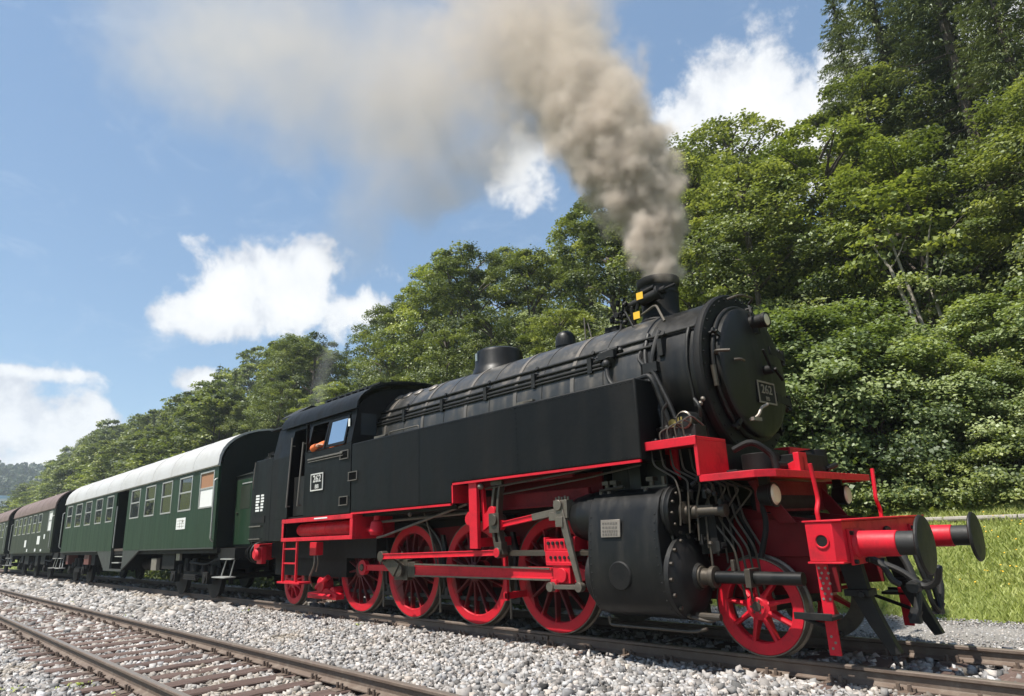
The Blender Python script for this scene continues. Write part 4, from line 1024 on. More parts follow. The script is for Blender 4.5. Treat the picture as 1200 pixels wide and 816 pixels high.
# ---- buffer beam
b = LB()
b.prism([(-.90, -1.20), (-.66, -1.20), (-.60, -1.12), (-.60, 1.12), (-.66, 1.20), (-.90, 1.20)], 'z', .935, 1.28)
beam = b.build('buffer_beam', 'red_paint', bevel=.006)
b = LB(); b.box((-.92, -.56), (-1.21, 1.21), (1.282, 1.298)); b.box((-.92, -.60), (-1.21, 1.21), (.916, .934)); sub(beam, b, 'beam_flange', 'red_paint', .003)
b = LB(); b.lathe((-.765, -1.2005, 1.115), (0, -1, 0), [(0, .062), (.004, .062), (.004, 0)], 28, False); o = sub(beam, b, 'round_hole', 'soot_black'); mir(o)  # flat dark disc painted in for the shade inside the hole
b = LB(); b.lathe((-.765, -1.2045, 1.115), (0, -1, 0), [(0, .058), (.004, .066), (.008, .066), (.008, .056), (.0005, .05)], 28, False); mir(sub(beam, b, 'hole_rim', 'red_paint'))
for s in (-1, 1):
    b = LB(); b.box((-.60, -.575), (s*.875-.17, s*.875+.17), (1.05-.155, 1.05+.16)); b.lathe((-.575, s*.875, 1.075), (1, 0, 0), [(0, .135), (.02, .125), (.03, .115), (.345, .112), (.35, .105)], 28, False)
    bf = b.build('buffer', 'red_paint', bevel=.004)
    b = LB()
    for i in (-1, 1):
        for j in (-1, 1): b.cyl((-.575, s*.875+.135*i, 1.05+.125*j), (-.545, s*.875+.135*i, 1.05+.125*j), .022, 6)
    sub(bf, b, 'buffer_bolt', 'black_iron')
    b = LB(); b.lathe((-.235, s*.875, 1.075), (1, 0, 0), [(0, .103), (.19, .103), (.195, .085)], 28); sub(bf, b, 'plunger', 'rubber')
    b = LB(); b.lathe((-.055, s*.875, 1.06), (1, 0, 0), [(0, .09), (.012, .235), (.022, .25), (.034, .25), (.046, .24), (.058, .16), (.062, 0)], 44, False); sub(bf, b, 'buffer_head', 'black_iron')
for s in (-1, 1):
    b = LB(); b.ctube([(-.90, s*.87, 1.29), (-.90, s*.88, 1.39), (-.90, s*.80, 1.48), (-.90, s*.86, 1.84)], .022, 8)
    b.build('lamp_iron' if False else 'handrail_post', 'red_paint')
b = LB()                                                        # draw hook and screw coupling
b.prism([(-.60, 1.02), (-.36, 1.02), (-.26, 1.10), (-.20, 1.19), (-.30, 1.18), (-.36, 1.12), (-.60, 1.12)], 'y', -.03, .03); b.cyl((-.60, 0, 1.07), (-.57, 0, 1.07), .14, 16)
hk = b.build('draw_hook', 'black_iron', bevel=.006)
b = LB()
for s in (-1, 1): b.ctube([(-.38, s*.05, 1.05), (-.33, s*.075, .80), (-.30, s*.06, .66)], .024, 8)
b.cyl((-.305, -.12, .66), (-.305, .12, .66), .045, 10); b.ctube([(-.30, -.1, .66), (-.28, -.10, .48), (-.26, 0, .40), (-.28, .1, .48), (-.30, .1, .66)], .024, 8); b.cyl((-.31, 0, .66), (-.24, .0, .86), .03, 8)
sub(hk, b, 'screw_coupling', 'black_iron')
for y0 in (-.30, .42):                                           # brake hoses with their cocks
    b = LB(); b.ctube([(-.62, y0, .98), (-.42, y0, .98), (-.36, y0-.02, .86), (-.30, y0-.06, .62), (-.33, y0-.1, .46)], .034, 10); b.cyl((-.33, y0-.1, .47), (-.37, y0-.12, .38), .05, 10); b.box((-.40, -.31), (y0-.15, y0-.07), (.35, .42))
    o = b.build('brake_hose', 'rubber')
    b = LB(); b.cyl((-.60, y0, .98), (-.46, y0, .98), .05, 12); b.bar((-.5, y0, .98), (-.5, y0-.02, 1.12), .02, .04, (1, 0, 0)); sub(o, b, 'hose_cock', 'black_iron')
b = LB(); b.ctube([(-.60, -.62, .93), (-.48, -.62, .88), (-.42, -.64, .74), (-.36, -.62, .70)], .03, 8); b.ctube([(-.62, -.48, .92), (-.36, -.46, .80), (-.22, -.46, .66), (-.08, -.52, .72), (-.03, -.60, .86)], .030, 8); b.cyl((-.28, -.42, .68), (-.28, -.58, .68), .055, 10); b.build('steam_heating_hose', 'rubber')
b = LB()                                                        # rail guards
for s in (-1, 1):
    b.prism([(-.86, .94), (-.66, .94), (-.62, .62), (-.55, .40), (-.44, .12), (-.52, .10), (-.66, .34), (-.80, .66)], 'y', s*.60, s*.70)
    b.box((-.82, -.60), (s*.54, s*.76), (.60, .66)); b.cyl((-.66, s*.5, .62), (-.66, s*.8, .62), .03, 8)
b.build('rail_guard', 'black_iron', bevel=.006)
for s in (-1, 1):                                                # step hangers, sunlit dots of the perforations painted on as pale discs
    b = LB(); b.box((-.92, -.82), (s*1.02, s*1.05), (.12, .93)); o = b.build('step_hanger', 'red_paint', bevel=.003)
    b = LB()
    for k in range(7):
        for j in range(2): b.cyl((-.895+.06*j+.02*(k % 2), s*1.0505, .60+.045*k), (-.895+.06*j+.02*(k % 2), s*1.054, .60+.045*k), .012, 8)
    for k in range(3): b.cyl((-.88+.03*(k % 2), s*1.0505, .18+.05*k), (-.88+.03*(k % 2), s*1.054, .18+.05*k), .012, 8)
    sub(o, b, 'lit_dot', 'plate_metal')
    b = LB(); b.box((-1.10, -.76), (s*1.02, s*1.26), (.44, .47)); b.box((-1.10, -.76), (s*1.25, s*1.265), (.44, .50)); b.cyl((-1.2, s*1.0, .44), (-.8, s*1.0, .30), .02, 8); sub(o, b, 'step', 'black_iron', .003)

# ---- cab
cy0, cz0, cz1, cz2 = -1.50, 1.735, 2.98, 3.62
yt = -1.375                                                      # the upper cab leans in
def cab_side(x0, x1, zlo, zhi, b):
    "sheet strip following the cab's fold"
    def Y(z): return cy0 if z <= cz1 else cy0 + (yt-cy0)*(z-cz1)/(cz2-cz1)
    zs = [zlo] + ([cz1] if zlo < cz1 < zhi else []) + [zhi]
    for za, zb in zip(zs, zs[1:]):
        A = [(x0, Y(za)), (x1, Y(za))]; 
        P = [b.v(p) for p in ((x0, Y(za), za), (x1, Y(za), za), (x1, Y(zb), zb), (x0, Y(zb), zb), (x0, Y(za)+.03, za), (x1, Y(za)+.03, za), (x1, Y(zb)+.03, zb), (x0, Y(zb)+.03, zb))]
        for q in ((0, 1, 2, 3), (7, 6, 5, 4), (0, 4, 5, 1), (1, 5, 6, 2), (2, 6, 7, 3), (3, 7, 4, 0)): b._f([P[i] for i in q])
b = LB()
cab_side(-10.46, -8.68, cz0, 2.96, b); cab_side(-8.86, -8.68, 2.962, cz2, b); cab_side(-10.46, -8.862, 3.535, cz2, b); cab_side(-10.46, -10.36, 2.962, 3.533, b)
cab_side(-11.95, -11.16, cz0, cz2, b); cab_side(-11.158, -10.462, 3.50, cz2, b)
cabs = b.build('cab_side', 'tank_paint', bevel=.004)
b = LB()
b.box((-10.3, -8.95), (cy0-.03, cy0-.006), (2.80, 2.83)); b.box((-10.3, -8.95), (cy0-.02, cy0-.006), (2.76, 2.775)); sub(cabs, b, 'window_ledge', 'band_metal', .003)
def Yc(z): return cy0 + (yt-cy0)*(z-cz1)/(cz2-cz1)
def cab_frame(x0, x1, z0, z1, w, off, name, mat, par):
    b = LB()
    def q(xa, xb, za, zb):
        P = [b.v(p) for p in ((xa, Yc(za)-off, za), (xb, Yc(za)-off, za), (xb, Yc(zb)-off, zb), (xa, Yc(zb)-off, zb), (xa, Yc(za)-off+.025, za), (xb, Yc(za)-off+.025, za), (xb, Yc(zb)-off+.025, zb), (xa, Yc(zb)-off+.025, zb))]
        for t in ((0, 1, 2, 3), (7, 6, 5, 4), (0, 4, 5, 1), (1, 5, 6, 2), (2, 6, 7, 3), (3, 7, 4, 0)): b._f([P[i] for i in t])
    q(x0, x1, z0, z0+w); q(x0, x1, z1-w, z1); q(x0, x0+w, z0+w, z1-w); q(x1-w, x1, z0+w, z1-w)
    o = sub(par, b, name, mat); 
    return o
o = cab_frame(-9.62, -8.90, 2.975, 3.52, .055, .012, 'window_frame', 'tank_paint', cabs)
b = LB(); P = [(-9.57, 3.03), (-8.95, 3.03), (-8.95, 3.47), (-9.57, 3.47)]
V = [b.v((x, Yc(z)-.004, z)) for x, z in P] + [b.v((x, Yc(z)+.004, z)) for x, z in P]
for t in ((0, 1, 2, 3), (7, 6, 5, 4), (0, 4, 5, 1), (1, 5, 6, 2), (2, 6, 7, 3), (3, 7, 4, 0)): b._f([V[i] for i in t])
sub(cabs, b, 'window_pane', 'cab_glass')
cab_frame(-10.37, -9.62, 2.97, 3.53, .03, .006, 'window_frame', 'black_iron', cabs)
b = LB(); b.bar((-10.36, cy0+.0, 2.98), (-10.30, yt-.16, 3.52), .02, .06, (0, 1, 0)); b.bar((-9.66, cy0-.02, 2.98), (-9.66, yt-.02, 3.52), .02, .05, (1, 0, 0)); b.box((-8.84, -8.79), (-1.46, -1.44), (3.30, 3.44)); sub(cabs, b, 'wind_shield', 'tank_paint')
b = LB(); b.box((-8.845, -8.795), (-1.475, -1.46), (3.28, 3.42)); sub(cabs, b, 'white_mark', 'white_board')
cabs2 = mir(cabs)
b = LB()                                                          # door: open, inset, with hand rails either side
b.box((-11.15, -10.50), (-1.38, -1.355), (1.78, 2.55)); cdo = b.build('cab_door', 'black_iron', bevel=.004)
b = LB(); b.cyl((-11.06, -1.565, 1.95), (-11.06, -1.50, 3.35), .018, 8); b.cyl((-10.58, -1.565, 1.95), (-10.56, -1.50, 3.2), .018, 8)
for x in (-11.06, -10.58): b.cyl((x, -1.565, 1.97), (x, -1.49, 1.97), .014, 6); b.cyl((x, -1.50, 3.18), (x, -1.43, 3.18), .014, 6)
sub(cdo, b, 'door_handrail', 'band_metal'); mir(cdo)
b = LB()                                                          # front wall, back wall and floor of the cab
def wall(x, b):
    P = [(1.75, -1.47), (2.98, -1.47), (3.62, -1.36)] + [(cz2+.70*math.sin(math.acos(max(-1, min(1, t)))), -t*-1.36) for t in []]
    ring = [(-1.47, 1.75), (-1.47, 2.98), (-1.35, 3.60)] + [(-1.35*math.cos(a), 3.58+.53*math.sin(a)) for a in np.linspace(.15, math.pi-.15, 12)] + [(1.35, 3.60), (1.47, 2.98), (1.47, 1.75)]
    b.prism(ring, 'x', x-.02, x+.02)
wall(-8.72, b); wall(-11.9, b); b.box((-11.88, -8.74), (-1.46, 1.46), (1.70, 1.76))
b.box((-9.3, -8.75), (-.8, .8), (1.76, 3.1)); b.box((-9.3, -8.9), (-1.3, -.9), (1.76, 2.5))
cab_in = b.build('cab_wall', 'soot_black')
b = LB()                                                          # two round-topped front windows
for s in (-1, 1): b.box((-8.698, -8.69), (s*.98, s*1.30), (3.12, 3.52))
sub(cab_in, b, 'front_pane', 'window_dark')
b = LB(); NR = 20
def roofpt(t, o=0.): a = math.pi*(1-t); return (math.cos(a)*(1.43+o), 3.59 + math.sin(a)**.85*(.59+o) if math.sin(a) > 0 else 3.59)
A = [roofpt(k/NR, .02) for k in range(NR+1)]; B = [roofpt(k/NR, -.02) for k in range(NR, -1, -1)]
b.prism([(y, max(z, 3.575)) for y, z in A] + [(y, max(z, 3.55)) for y, z in B], 'x', -11.70, -8.60); rf = b.build('cab_roof', 'tank_paint', bevel=.004)
b = LB(); b.prism([(y*1.0, z+.03) for y, z in A[4:-4]] + [(y, z+.0) for y, z in A[4:-4][::-1]], 'x', -8.66, -8.585); sub(rf, b, 'roof_lip', 'black_iron')
b = LB(); b.box((-11.3, -9.2), (-.55, .55), (4.12, 4.25)); b.box((-11.35, -9.15), (-.62, .62), (4.25, 4.28))
for k in range(8): b.box((-11.2+.27*k, -11.12+.27*k), (-.72, .72), (4.14, 4.22))
b.box((-12.35, -11.69), (-1.40, 1.40), (3.66, 3.70)); b.prism([(-1.2, 3.95), (-.8, 4.20), (.8, 4.20), (1.2, 3.95), (1.2, 3.92), (.8, 4.17), (-.8, 4.17), (-1.2, 3.92)], 'x', -12.30, -11.69)
b.cyl((-9.9, -.75, 3.98), (-9.5, -.78, 4.12), .02, 6); b.cyl((-8.9, -.5, 4.1), (-8.9, -.5, 4.28), .03, 8)
sub(rf, b, 'roof_vent', 'black_iron')
# number plate on the cab side
b = LB(); b.box((-10.13, -9.66), (cy0-.016, cy0-.002), (2.21, 2.515)); npl = b.build('cab_number_plate', 'soot_black', bevel=.003)
b = LB()
for x0, x1, z0, z1 in ((-10.14, -9.65, 2.20, 2.222), (-10.14, -9.65, 2.503, 2.525), (-10.14, -10.118, 2.222, 2.503), (-9.672, -9.65, 2.222, 2.503)): b.box((x0, x1), (cy0-.026, cy0-.012), (z0, z1))
sub(npl, b, 'plate_border', 'white_paint')
My = Matrix(((1, 0, 0, 0), (0, 0, -1, 0), (0, 1, 0, 0), (0, 0, 0, 1)))      # text in the xz plane facing -y
text_mesh('plate_number', '262', .185, 'white_paint', npl, Matrix.Translation((7-9.895, cy0-.018, 2.42)) @ My, .004, sx=1.15)
text_mesh('plate_letters', 'BB', .105, 'white_paint', npl, Matrix.Translation((7-9.895, cy0-.018, 2.275)) @ My, .004, sx=1.25)
# ---- bunker
b = LB(); b.prism([(-12.98, 1.31), (-11.96, 1.31), (-11.96, 3.045), (-12.80, 3.045), (-12.98, 2.85)], 'y', -1.50, 1.50); bunk = b.build('coal_bunker', 'tank_paint', bevel=.015)
b = LB(); b.prism([(-11.96, 1.31), (-11.26, 1.31), (-11.26, 1.735), (-11.96, 1.735)], 'y', -1.498, 1.498); sub(bunk, b, 'bunker_base', 'tank_paint')
b = LB(); b.box((-12.85, -12.2), (-1.512, -1.498), (1.70, 1.84)); sub(bunk, b, 'bunker_recess', 'soot_black')
b = LB(); b.box((-12.95, -12.35), (-1.53, -1.50), (1.62, 1.645)); b.box((-12.95, -12.35), (-1.53, -1.50), (1.36, 1.38)); b.ctube([(-12.8, -1.52, 3.02), (-12.8, -1.55, 2.5), (-12.85, -1.52, 2.42)], .012, 6); sub(bunk, b, 'bunker_rail', 'band_metal')
b = LB()
rr = random.Random(5)
for k in range(6):
    z = 2.27-.062*k
    b.box((-12.70, -12.70+rr.uniform(.14, .20)), (-1.508, -1.501), (z-.02, z+.022))
    b.box((-12.44, -12.44+rr.uniform(.10, .16)), (-1.508, -1.501), (z-.018, z+.022))
sub(bunk, b, 'white_lettering', 'white_board')
cv = []
b = LB()
for k in range(260):
    x, y = rr.uniform(-12.7, -12.05), rr.uniform(-1.3, 1.3); s = rr.uniform(.05, .10)
    b.M = Matrix.Translation((x, y, 3.05+rr.uniform(0, .10)+.12*(1-abs(y)/1.3))) @ Matrix.Rotation(rr.uniform(0, 6), 4, (rr.random(), rr.random(), .3)); b.box((-s, s), (-s*.8, s*.8), (-s*.7, s*.7))
b.M = None; sub(bunk, b, 'coal', 'soot_black')['kind'] = 'stuff'
# ---- steps, air tank and platform frame under the cab
b = LB()
b.box((-11.34, -8.56), (-1.515, -1.44), (1.64, 1.72)); b.box((-11.34, -8.56), (-1.515, -1.44), (1.29, 1.36)); b.box((-8.66, -8.56), (-1.51, -1.44), (1.36, 1.64)); b.box((-11.34, -11.26), (-1.51, -1.44), (1.36, 1.64))
b.box((-11.30, -8.6), (-1.44, -.7), (1.66, 1.70)); b.box((-8.6, -8.56), (-1.44, -.65), (1.29, 1.70))
o = b.build('platform_frame', 'red_paint', bevel=.006); mir(o)
b = LB(); b.box((-9.95, -9.45), (-1.52, -1.512), (1.675, 1.70)); mir(sub(o, b, 'painted_note', 'white_board'))
b = LB(); b.lathe((-11.1, -1.22, 1.50), (1, 0, 0), [(0, 0), (.0, .06), (.05, .11), (.10, .125), (2.0, .125), (2.05, .11), (2.1, .06), (2.1, 0)], 24, False)
for x in (-10.5, -9.9, -9.3): b.lathe((x, -1.22, 1.50), (1, 0, 0), [(0, .13), (.05, .13)], 24)
mir(b.build('air_tank', 'red_paint'))
b = LB()
for x in (-11.25, -10.68): b.box((x-.02, x+.02), (-1.50, -1.46), (.52, 1.29))
for z in (.88, 1.15): b.box((-11.23, -10.70), (-1.49, -1.465), (z-.015, z+.015))
b.box((-11.42, -10.46), (-1.52, -1.28), (.505, .54)); o = b.build('cab_ladder', 'red_paint', bevel=.003); mir(o)
b = LB(); b.lathe((-8.18, -1.25, 1.70), (0, -.05, -1), [(0, .06), (.12, .06), (.14, .10), (.30, .13), (.36, .10), (.36, 0)], 18, False); b.ctube([(-8.15, -1.25, 1.5), (-8.35, -1.25, 1.42), (-8.55, -1.2, 1.45)], .05, 10); mir(b.build('injector', 'red_paint'))
b = LB(); b.box((-10.42, -10.16), (-1.35, -1.2), (1.02, 1.26)); b.build('pipe_box', 'red_paint', bevel=.01)
b = LB(); b.ctube([(-10.3, -1.3, 1.05), (-10.25, -1.32, .85), (-10.5, -1.3, .6), (-10.55, -1.2, .45)], .02, 8); b.ctube([(-10.2, -1.3, 1.05), (-10.15, -1.3, .9), (-10.32, -1.25, .72)], .014, 8); b.ctube([(-8.1, -1.3, 1.3), (-7.9, -1.3, 1.32), (-5.7, -1.3, 1.72)], .02, 8); b.cyl((-8.4, -1.2, 1.55), (-5.6, -1.2, 1.60), .022, 8); b.ball((-7.0, -1.4, 1.63), .035, 8); b.ball((-5.22, -1.45, 1.93), .045, 8)
b.build('drain_pipe', 'steel')
b = LB(); b.box((-12.9, -8.6), (-1.0, 1.0), (.95, 1.30)); b.box((-12.9, -9.8), (-.9, .9), (.6, .95)); b.build('rear_tank', 'under_black')
# rear buffers
b = LB(); b.box((-13.28, -13.0), (-1.25, 1.25), (.94, 1.26)); b.box((-13.0, -12.5), (-.6, .6), (.95, 1.25)); rb = b.build('rear_beam', 'red_paint', bevel=.006)
for s in (-1, 1):
    b = LB(); b.lathe((-13.28, s*.875, 1.06), (-1, 0, 0), [(0, .16), (.03, .16), (.04, .112), (.34, .112)], 24); o = b.build('buffer', 'red_paint')
    b = LB(); b.lathe((-13.62, s*.875, 1.06), (-1, 0, 0), [(0, .095), (.14, .095), (.145, .235), (.18, .25), (.195, .24), (.20, 0)], 32, False); sub(o, b, 'buffer_head', 'black_iron')
b = LB(); b.lathe((-12.75, -1.30, 1.05), (0, -1, 0), [(0, .11), (.06, .13), (.12, .13), (.16, .09), (.16, 0)], 18, False); b.box((-12.85, -12.6), (-1.35, -1.25), (.85, 1.2)); b.build('filler_valve', 'red_paint', bevel=.006)
# ================================================================== coaches
def coach(x0, x1, wins, mats, label, door=None, white=None, bogies=(), gap=1.22, detail=True):
    """x0 front end wall, x1 rear end wall, wins: (x_from, x_to) going back; door: (xa, xb, skirt polygon)"""
    xc = (x0+x1)/2; body_m, roof_m, skirt_m = mats
    T = empty('railway_coach', (xc, 0, 0), 0, label, 'railway coach', 'coaches behind the locomotive')
    class CB(MB):
        SPLIT = True
        def go(s, name, m, parent=None, bevel=0.):
            bmesh.ops.translate(s.b, verts=s.b.verts, vec=(-xc, 0, 0)); return MB.build(s, name, m, T if parent is None else parent, bevel)
    W0, W1, ZB0, ZE = 2.19, 3.12, 1.21, 3.26
    opens = sorted([(min(a), max(a)) for a in wins])
    if door: opens.append((min(door[:2]), max(door[:2])))
    opens.sort()
    b = CB()
    for s in (-1, 1):
        ya, yb = s*1.42, s*1.36; x = x1
        for (a, c) in opens:
            isd = door and abs(a-min(door[:2])) < 1e-6
            b.box((x, a), (ya, yb), (ZB0, ZE))
            if isd: b.box((a, c), (ya, yb), (3.22, ZE))
            else: b.box((a, c), (ya, yb), (ZB0, W0)); b.box((a, c), (ya, yb), (W1, ZE))
            x = c
        b.box((x, x0), (ya, yb), (ZB0, ZE))
    body = b.go('body', body_m, bevel=.0)
    b = CB()
    for x in (x0-.005, x1+.005):
        b.prism([(-1.36, ZB0), (1.36, ZB0), (1.36, 3.2)] + [(1.34*math.cos(a), 3.22+.97*math.sin(a)**.9) for a in np.linspace(.06, math.pi-.06, 14)] + [(-1.36, 3.2)], 'x', x-.02, x+.02)
    for x, s in ((x0, 1), (x1, -1)):
        b.box((x+.02*s, x+gap*s), (-.97, .97), (ZB0, 2.92)); b.prism([(-1.0, 2.92), (1.0, 2.92), (.6, 3.06), (-.6, 3.06)], 'x', x+.02*s, x+(gap+.03)*s)
        b.box((x+gap*s, x+(gap+.10)*s), (-.66, .66), (1.2, 2.95))
    ends = b.go('end_wall', 'coach_dark_end', bevel=.004)
    b = CB()
    for x, s in ((x0, 1), (x1, -1)):
        for t in (-1, 1): b.box((x+.12*s, x+(gap-.06)*s), (t*.97, t*.99), (1.26, 2.82))
    ed = b.go('end_door', body_m, bevel=.008)
    b = CB()
    for x, s in ((x0, 1), (x1, -1)):
        for t in (-1, 1): b.box((x+.42*s, x+(gap-.2)*s), (t*.99, t*.996), (2.1, 2.66)); b.box((x+.22*s, x+.34*s), (t*.99, t*1.02), (2.0, 2.03))
    b.go('end_door_window', 'coach_dark_green', ed, .01)
    b = CB()
    for x, s in ((x0, 1), (x1, -1)):
        for t in (-1, 1): b.box((x+.5*s, x+(gap-.12)*s), (t*.99, t*1.005), (2.70, 2.73))
    b.go('door_rail', 'alu_frame', ed)
    b = CB(); NR = 18
    A = [(math.cos(math.pi*(1-k/NR))*1.46, ZE-.03+max(0, math.sin(math.pi*(k/NR)))**.85*.99) for k in range(NR+1)]
    B = [(y*.965, z-.045) for y, z in A[::-1]]
    b.prism(A+B, 'x', x1-.03, x0+.04); rf = b.go('roof', roof_m)
    b = CB()
    for s in (-1, 1): b.box((x1-.03, x0+.04), (s*1.455, s*1.475), (ZE-.05, ZE-.02))
    n = int((x0-x1)/1.7)
    for k in range(1, n):
        x = x1+(x0-x1)*k/n
        b.prism([(y*1.002, z+.006) for y, z in A] + [(y*.998, z-.01) for y, z in A[::-1]], 'x', x-.012, x+.012)
    b.go('roof_seam', roof_m, rf)
    if detail:
        b = CB()
        for k in range(3): b.lathe((x1+(x0-x1)*(.2+.3*k), 0, 4.2), (0, 0, 1), [(0, .14), (.05, .14), (.06, .2), (.11, .2), (.13, .05)], 14, False)
        b.go('roof_vent', roof_m, rf)
    for i, (a, c) in enumerate(wins):
        a, c = min(a, c), max(a, c); fw = .045
        for s in ((-1, 1) if detail else (-1,)):
            b = CB(); y0, y1 = s*1.432, s*1.385
            b.box((a, c), (y0, y1), (W0, W0+fw)); b.box((a, c), (y0, y1), (W1-fw, W1)); b.box((a, a+fw), (y0, y1), (W0+fw, W1-fw)); b.box((c-fw, c), (y0, y1), (W0+fw, W1-fw)); zm = W0+.50
            b.box((a+fw, c-fw), (s*1.426, y1), (zm-.022, zm+.022))
            w = b.go('window', 'alu_frame', bevel=.006)
            special = white is not None and i == 0 and s == -1
            b = CB(); b.box((a+fw-.01, c-fw+.01), (s*1.41, s*1.40), (W0+fw-.01, zm-.015)); b.go('pane', 'white_board' if special else 'glass', w)
            b = CB(); b.box((a+fw-.01, c-fw+.01), (s*(1.405 if special else 1.398), s*1.39), (zm+.015, W1-fw+.01)); b.go('pane', white if special else 'glass', w)
    b = CB(); b.box((x1+.05, x0-.05), (-1.34, 1.34), (ZB0-.02, ZB0+.06)); b.box((x1+.05, x0-.05), (-1.30, 1.30), (3.24, 3.30))
    for k in range(int((x0-x1)/1.65)):
        x = x0-1.2-1.65*k
        if x < x1+.5 or (door and min(door[:2])-.5 < x < max(door[:2])+.4): continue
        for t in (-1, 1): b.box((x-.06, x+.06), (t*1.28, t*.35), (1.5, 2.45)); b.box((x-.5, x+.5), (t*1.28, t*.35), (1.5, 1.66))
    b.go('interior', 'interior')
    if door:
        b = CB()
        for s in (-1, 1):
            b.prism(door[2], 'y', s*1.415, s*1.365)
        b.go('skirt', skirt_m, bevel=.004)
        b = CB(); da, dc = min(door[:2]), max(door[:2])
        b.box((da, dc), (-1.1, 1.1), (.62, .68)); b.box((da, dc), (-1.15, 1.15), (.95, .99))
        for s in (-1, 1):
            b.box((da+.02, da+.05), (s*1.36, s*.5), (.62, 3.2)); b.box((dc-.05, dc-.02), (s*1.36, s*.5), (.62, 3.2)); b.box((da+.05, dc-.05), (s*.95, s*.92), (.99, 3.2))
        b.go('entrance_door', 'coach_dark_end')
        b = CB(); b.box((da+.2, dc-.3), (-1.33, -1.25), (1.0, 1.03)); b.box((da+.1, dc-.5), (-1.38, -1.28), (.80, .83)); b.cyl((da+.12, -1.40, 1.3), (da+.12, -1.40, 2.7), .018, 8)
        b.go('entrance_step', 'alu_frame')
    # running gear
    for bc in bogies:
        b = CB(); long = isinstance(bc, tuple); c = bc[0] if long else bc; xs = (c-1.25, c+1.25) if not long else (c,)
        for s in (-1, 1):
            if not long:
                b.prism([(c-1.75, .55), (c-1.55, .42), (c-.95, .42), (c-.6, .50), (c+.6, .50), (c+.95, .42), (c+1.55, .42), (c+1.75, .55), (c+1.75, .72), (c+.7, .78), (c+.5, .66), (c-.5, .66), (c-.7, .78), (c-1.75, .72)], 'y', s*.98, s*1.06)
                for k in range(3): b.box((c-.5+.02*k, c+.5-.02*k), (s*1.07, s*1.17), (.40+.05*k, .44+.05*k))
                b.cyl((c-.3, s*1.12, .62), (c-.3, s*1.12, .95), .09, 10); b.cyl((c+.3, s*1.12, .62), (c+.3, s*1.12, .95), .09, 10)
            for x in xs:
                b.box((x-.17, x+.17), (s*1.06, s*1.20), (.33, .62)); b.cyl((x, s*1.19, .46), (x, s*1.23, .46), .11, 12)
                if not long:
                    for dx in (-.32, .32): b.cyl((x+dx, s*1.1, .55), (x+dx, s*1.1, .78), .075, 10)
                else:
                    for k in range(4): b.box((x-.62+.09*k, x+.62-.09*k), (s*1.08, s*1.17), (.66+.025*k, .68+.025*k))
                    b.prism([(x-.3, 1.1), (x-.2, .45), (x-.16, .45), (x-.2, 1.1)], 'y', s*1.02, s*1.06); b.prism([(x+.3, 1.1), (x+.2, .45), (x+.16, .45), (x+.2, 1.1)], 'y', s*1.02, s*1.06)
                b.box((x-.62, x-.52), (s*.80, s*.70), (.3, .8)); b.box((x+.52, x+.62), (s*.80, s*.70), (.3, .8))
        if not long: b.box((c-.35, c+.35), (-1.1, 1.1), (.60, .90))
        bg = b.go('bogie', 'under_black', bevel=.006)
        for x in xs:
            b = CB(); 
            for s in (-1, 1): b.lathe((x, s*.82, .46), (0, -s, 0), [(0, 0), (0, .10), (-.02, .34), (0, .39), (0, .455), (-.10, .46), (-.11, .49), (-.13, .49), (-.14, .38), (-.14, 0)], 32, False)
            b.cyl((x, -.8, .46), (x, .8, .46), .08, 10); b.go('wheelset', 'under_black', bg)
    b = CB()
    b.box((x1+.1, x0-.1), (-.35, .35), (.98, 1.19)); b.box((x1, x0), (-1.32, -1.24), (1.08, 1.2)); b.box((x1, x0), (1.24, 1.32), (1.08, 1.2))
    for x, s in ((x0, 1), (x1, -1)): b.box((x-.1*s, x+.95*s), (-1.25, 1.25), (.92, 1.19))
    L = x0-x1
    for fr, w, h in ((.22, 1.1, .42), (.36, .8, .5), (.60, 1.3, .45), (.72, .7, .38)):
        x = x0-L*fr
        if door and min(door[2])[0]-w < x < max(door[2])[0]+w: continue
        b.box((x-w/2, x+w/2), (-1.22, -.5), (1.08-h, 1.08)); b.box((x-w/2+.05, x+w/2-.05), (.5, 1.2), (1.08-h, 1.08))
    b.cyl((x0-L*.45, -.6, .75), (x0-L*.45+1.6, -.6, .75), .2, 14)
    b.ctube([(x0-.3, -1.1, .95), (x0-1.2, -1.15, .80), (x0-2.2, -1.2, .85)], .03, 8)
    und = b.go('underframe', 'under_black', bevel=.004)
    for x, s in ((x0, 1), (x1, -1)):
        for t in (-1, 1):
            b = CB(); b.lathe((x+.95*s, t*.875, 1.06), (s, 0, 0), [(0, .14), (.03, .14), (.04, .10), (.30, .10), (.31, .09), (.34, .23), (.37, .23), (.375, 0)], 20, False); b.go('buffer', 'under_black')
    b = CB()
    for x, s in ((x0, 1), (x1, -1)):
        for t in (-1, 1):
            b.box((x+.25*s, x+.95*s), (t*1.32, t*1.05), (.93, .955)); b.box((x+.05*s, x+.85*s), (t*1.42, t*1.15), (.52, .545)); b.bar((x+.2*s, t*1.25, .53), (x+.35*s, t*1.2, .93), .03, .02); b.bar((x+.75*s, t*1.25, .53), (x+.85*s, t*1.2, .93), .03, .02)
    b.go('step', 'alu_frame', bevel=.004)
    b = CB()
    for x, s in ((x0, 1), (x1, -1)):
        for t in (-1, 1): b.ctube([(x-.02*s, t*1.43, 2.88), (x-.0*s, t*1.50, 2.84), (x-.0*s, t*1.50, 1.42), (x-.02*s, t*1.43, 1.36)], .020, 8)
    b.go('handrail', 'alu_frame')
    return T, CB

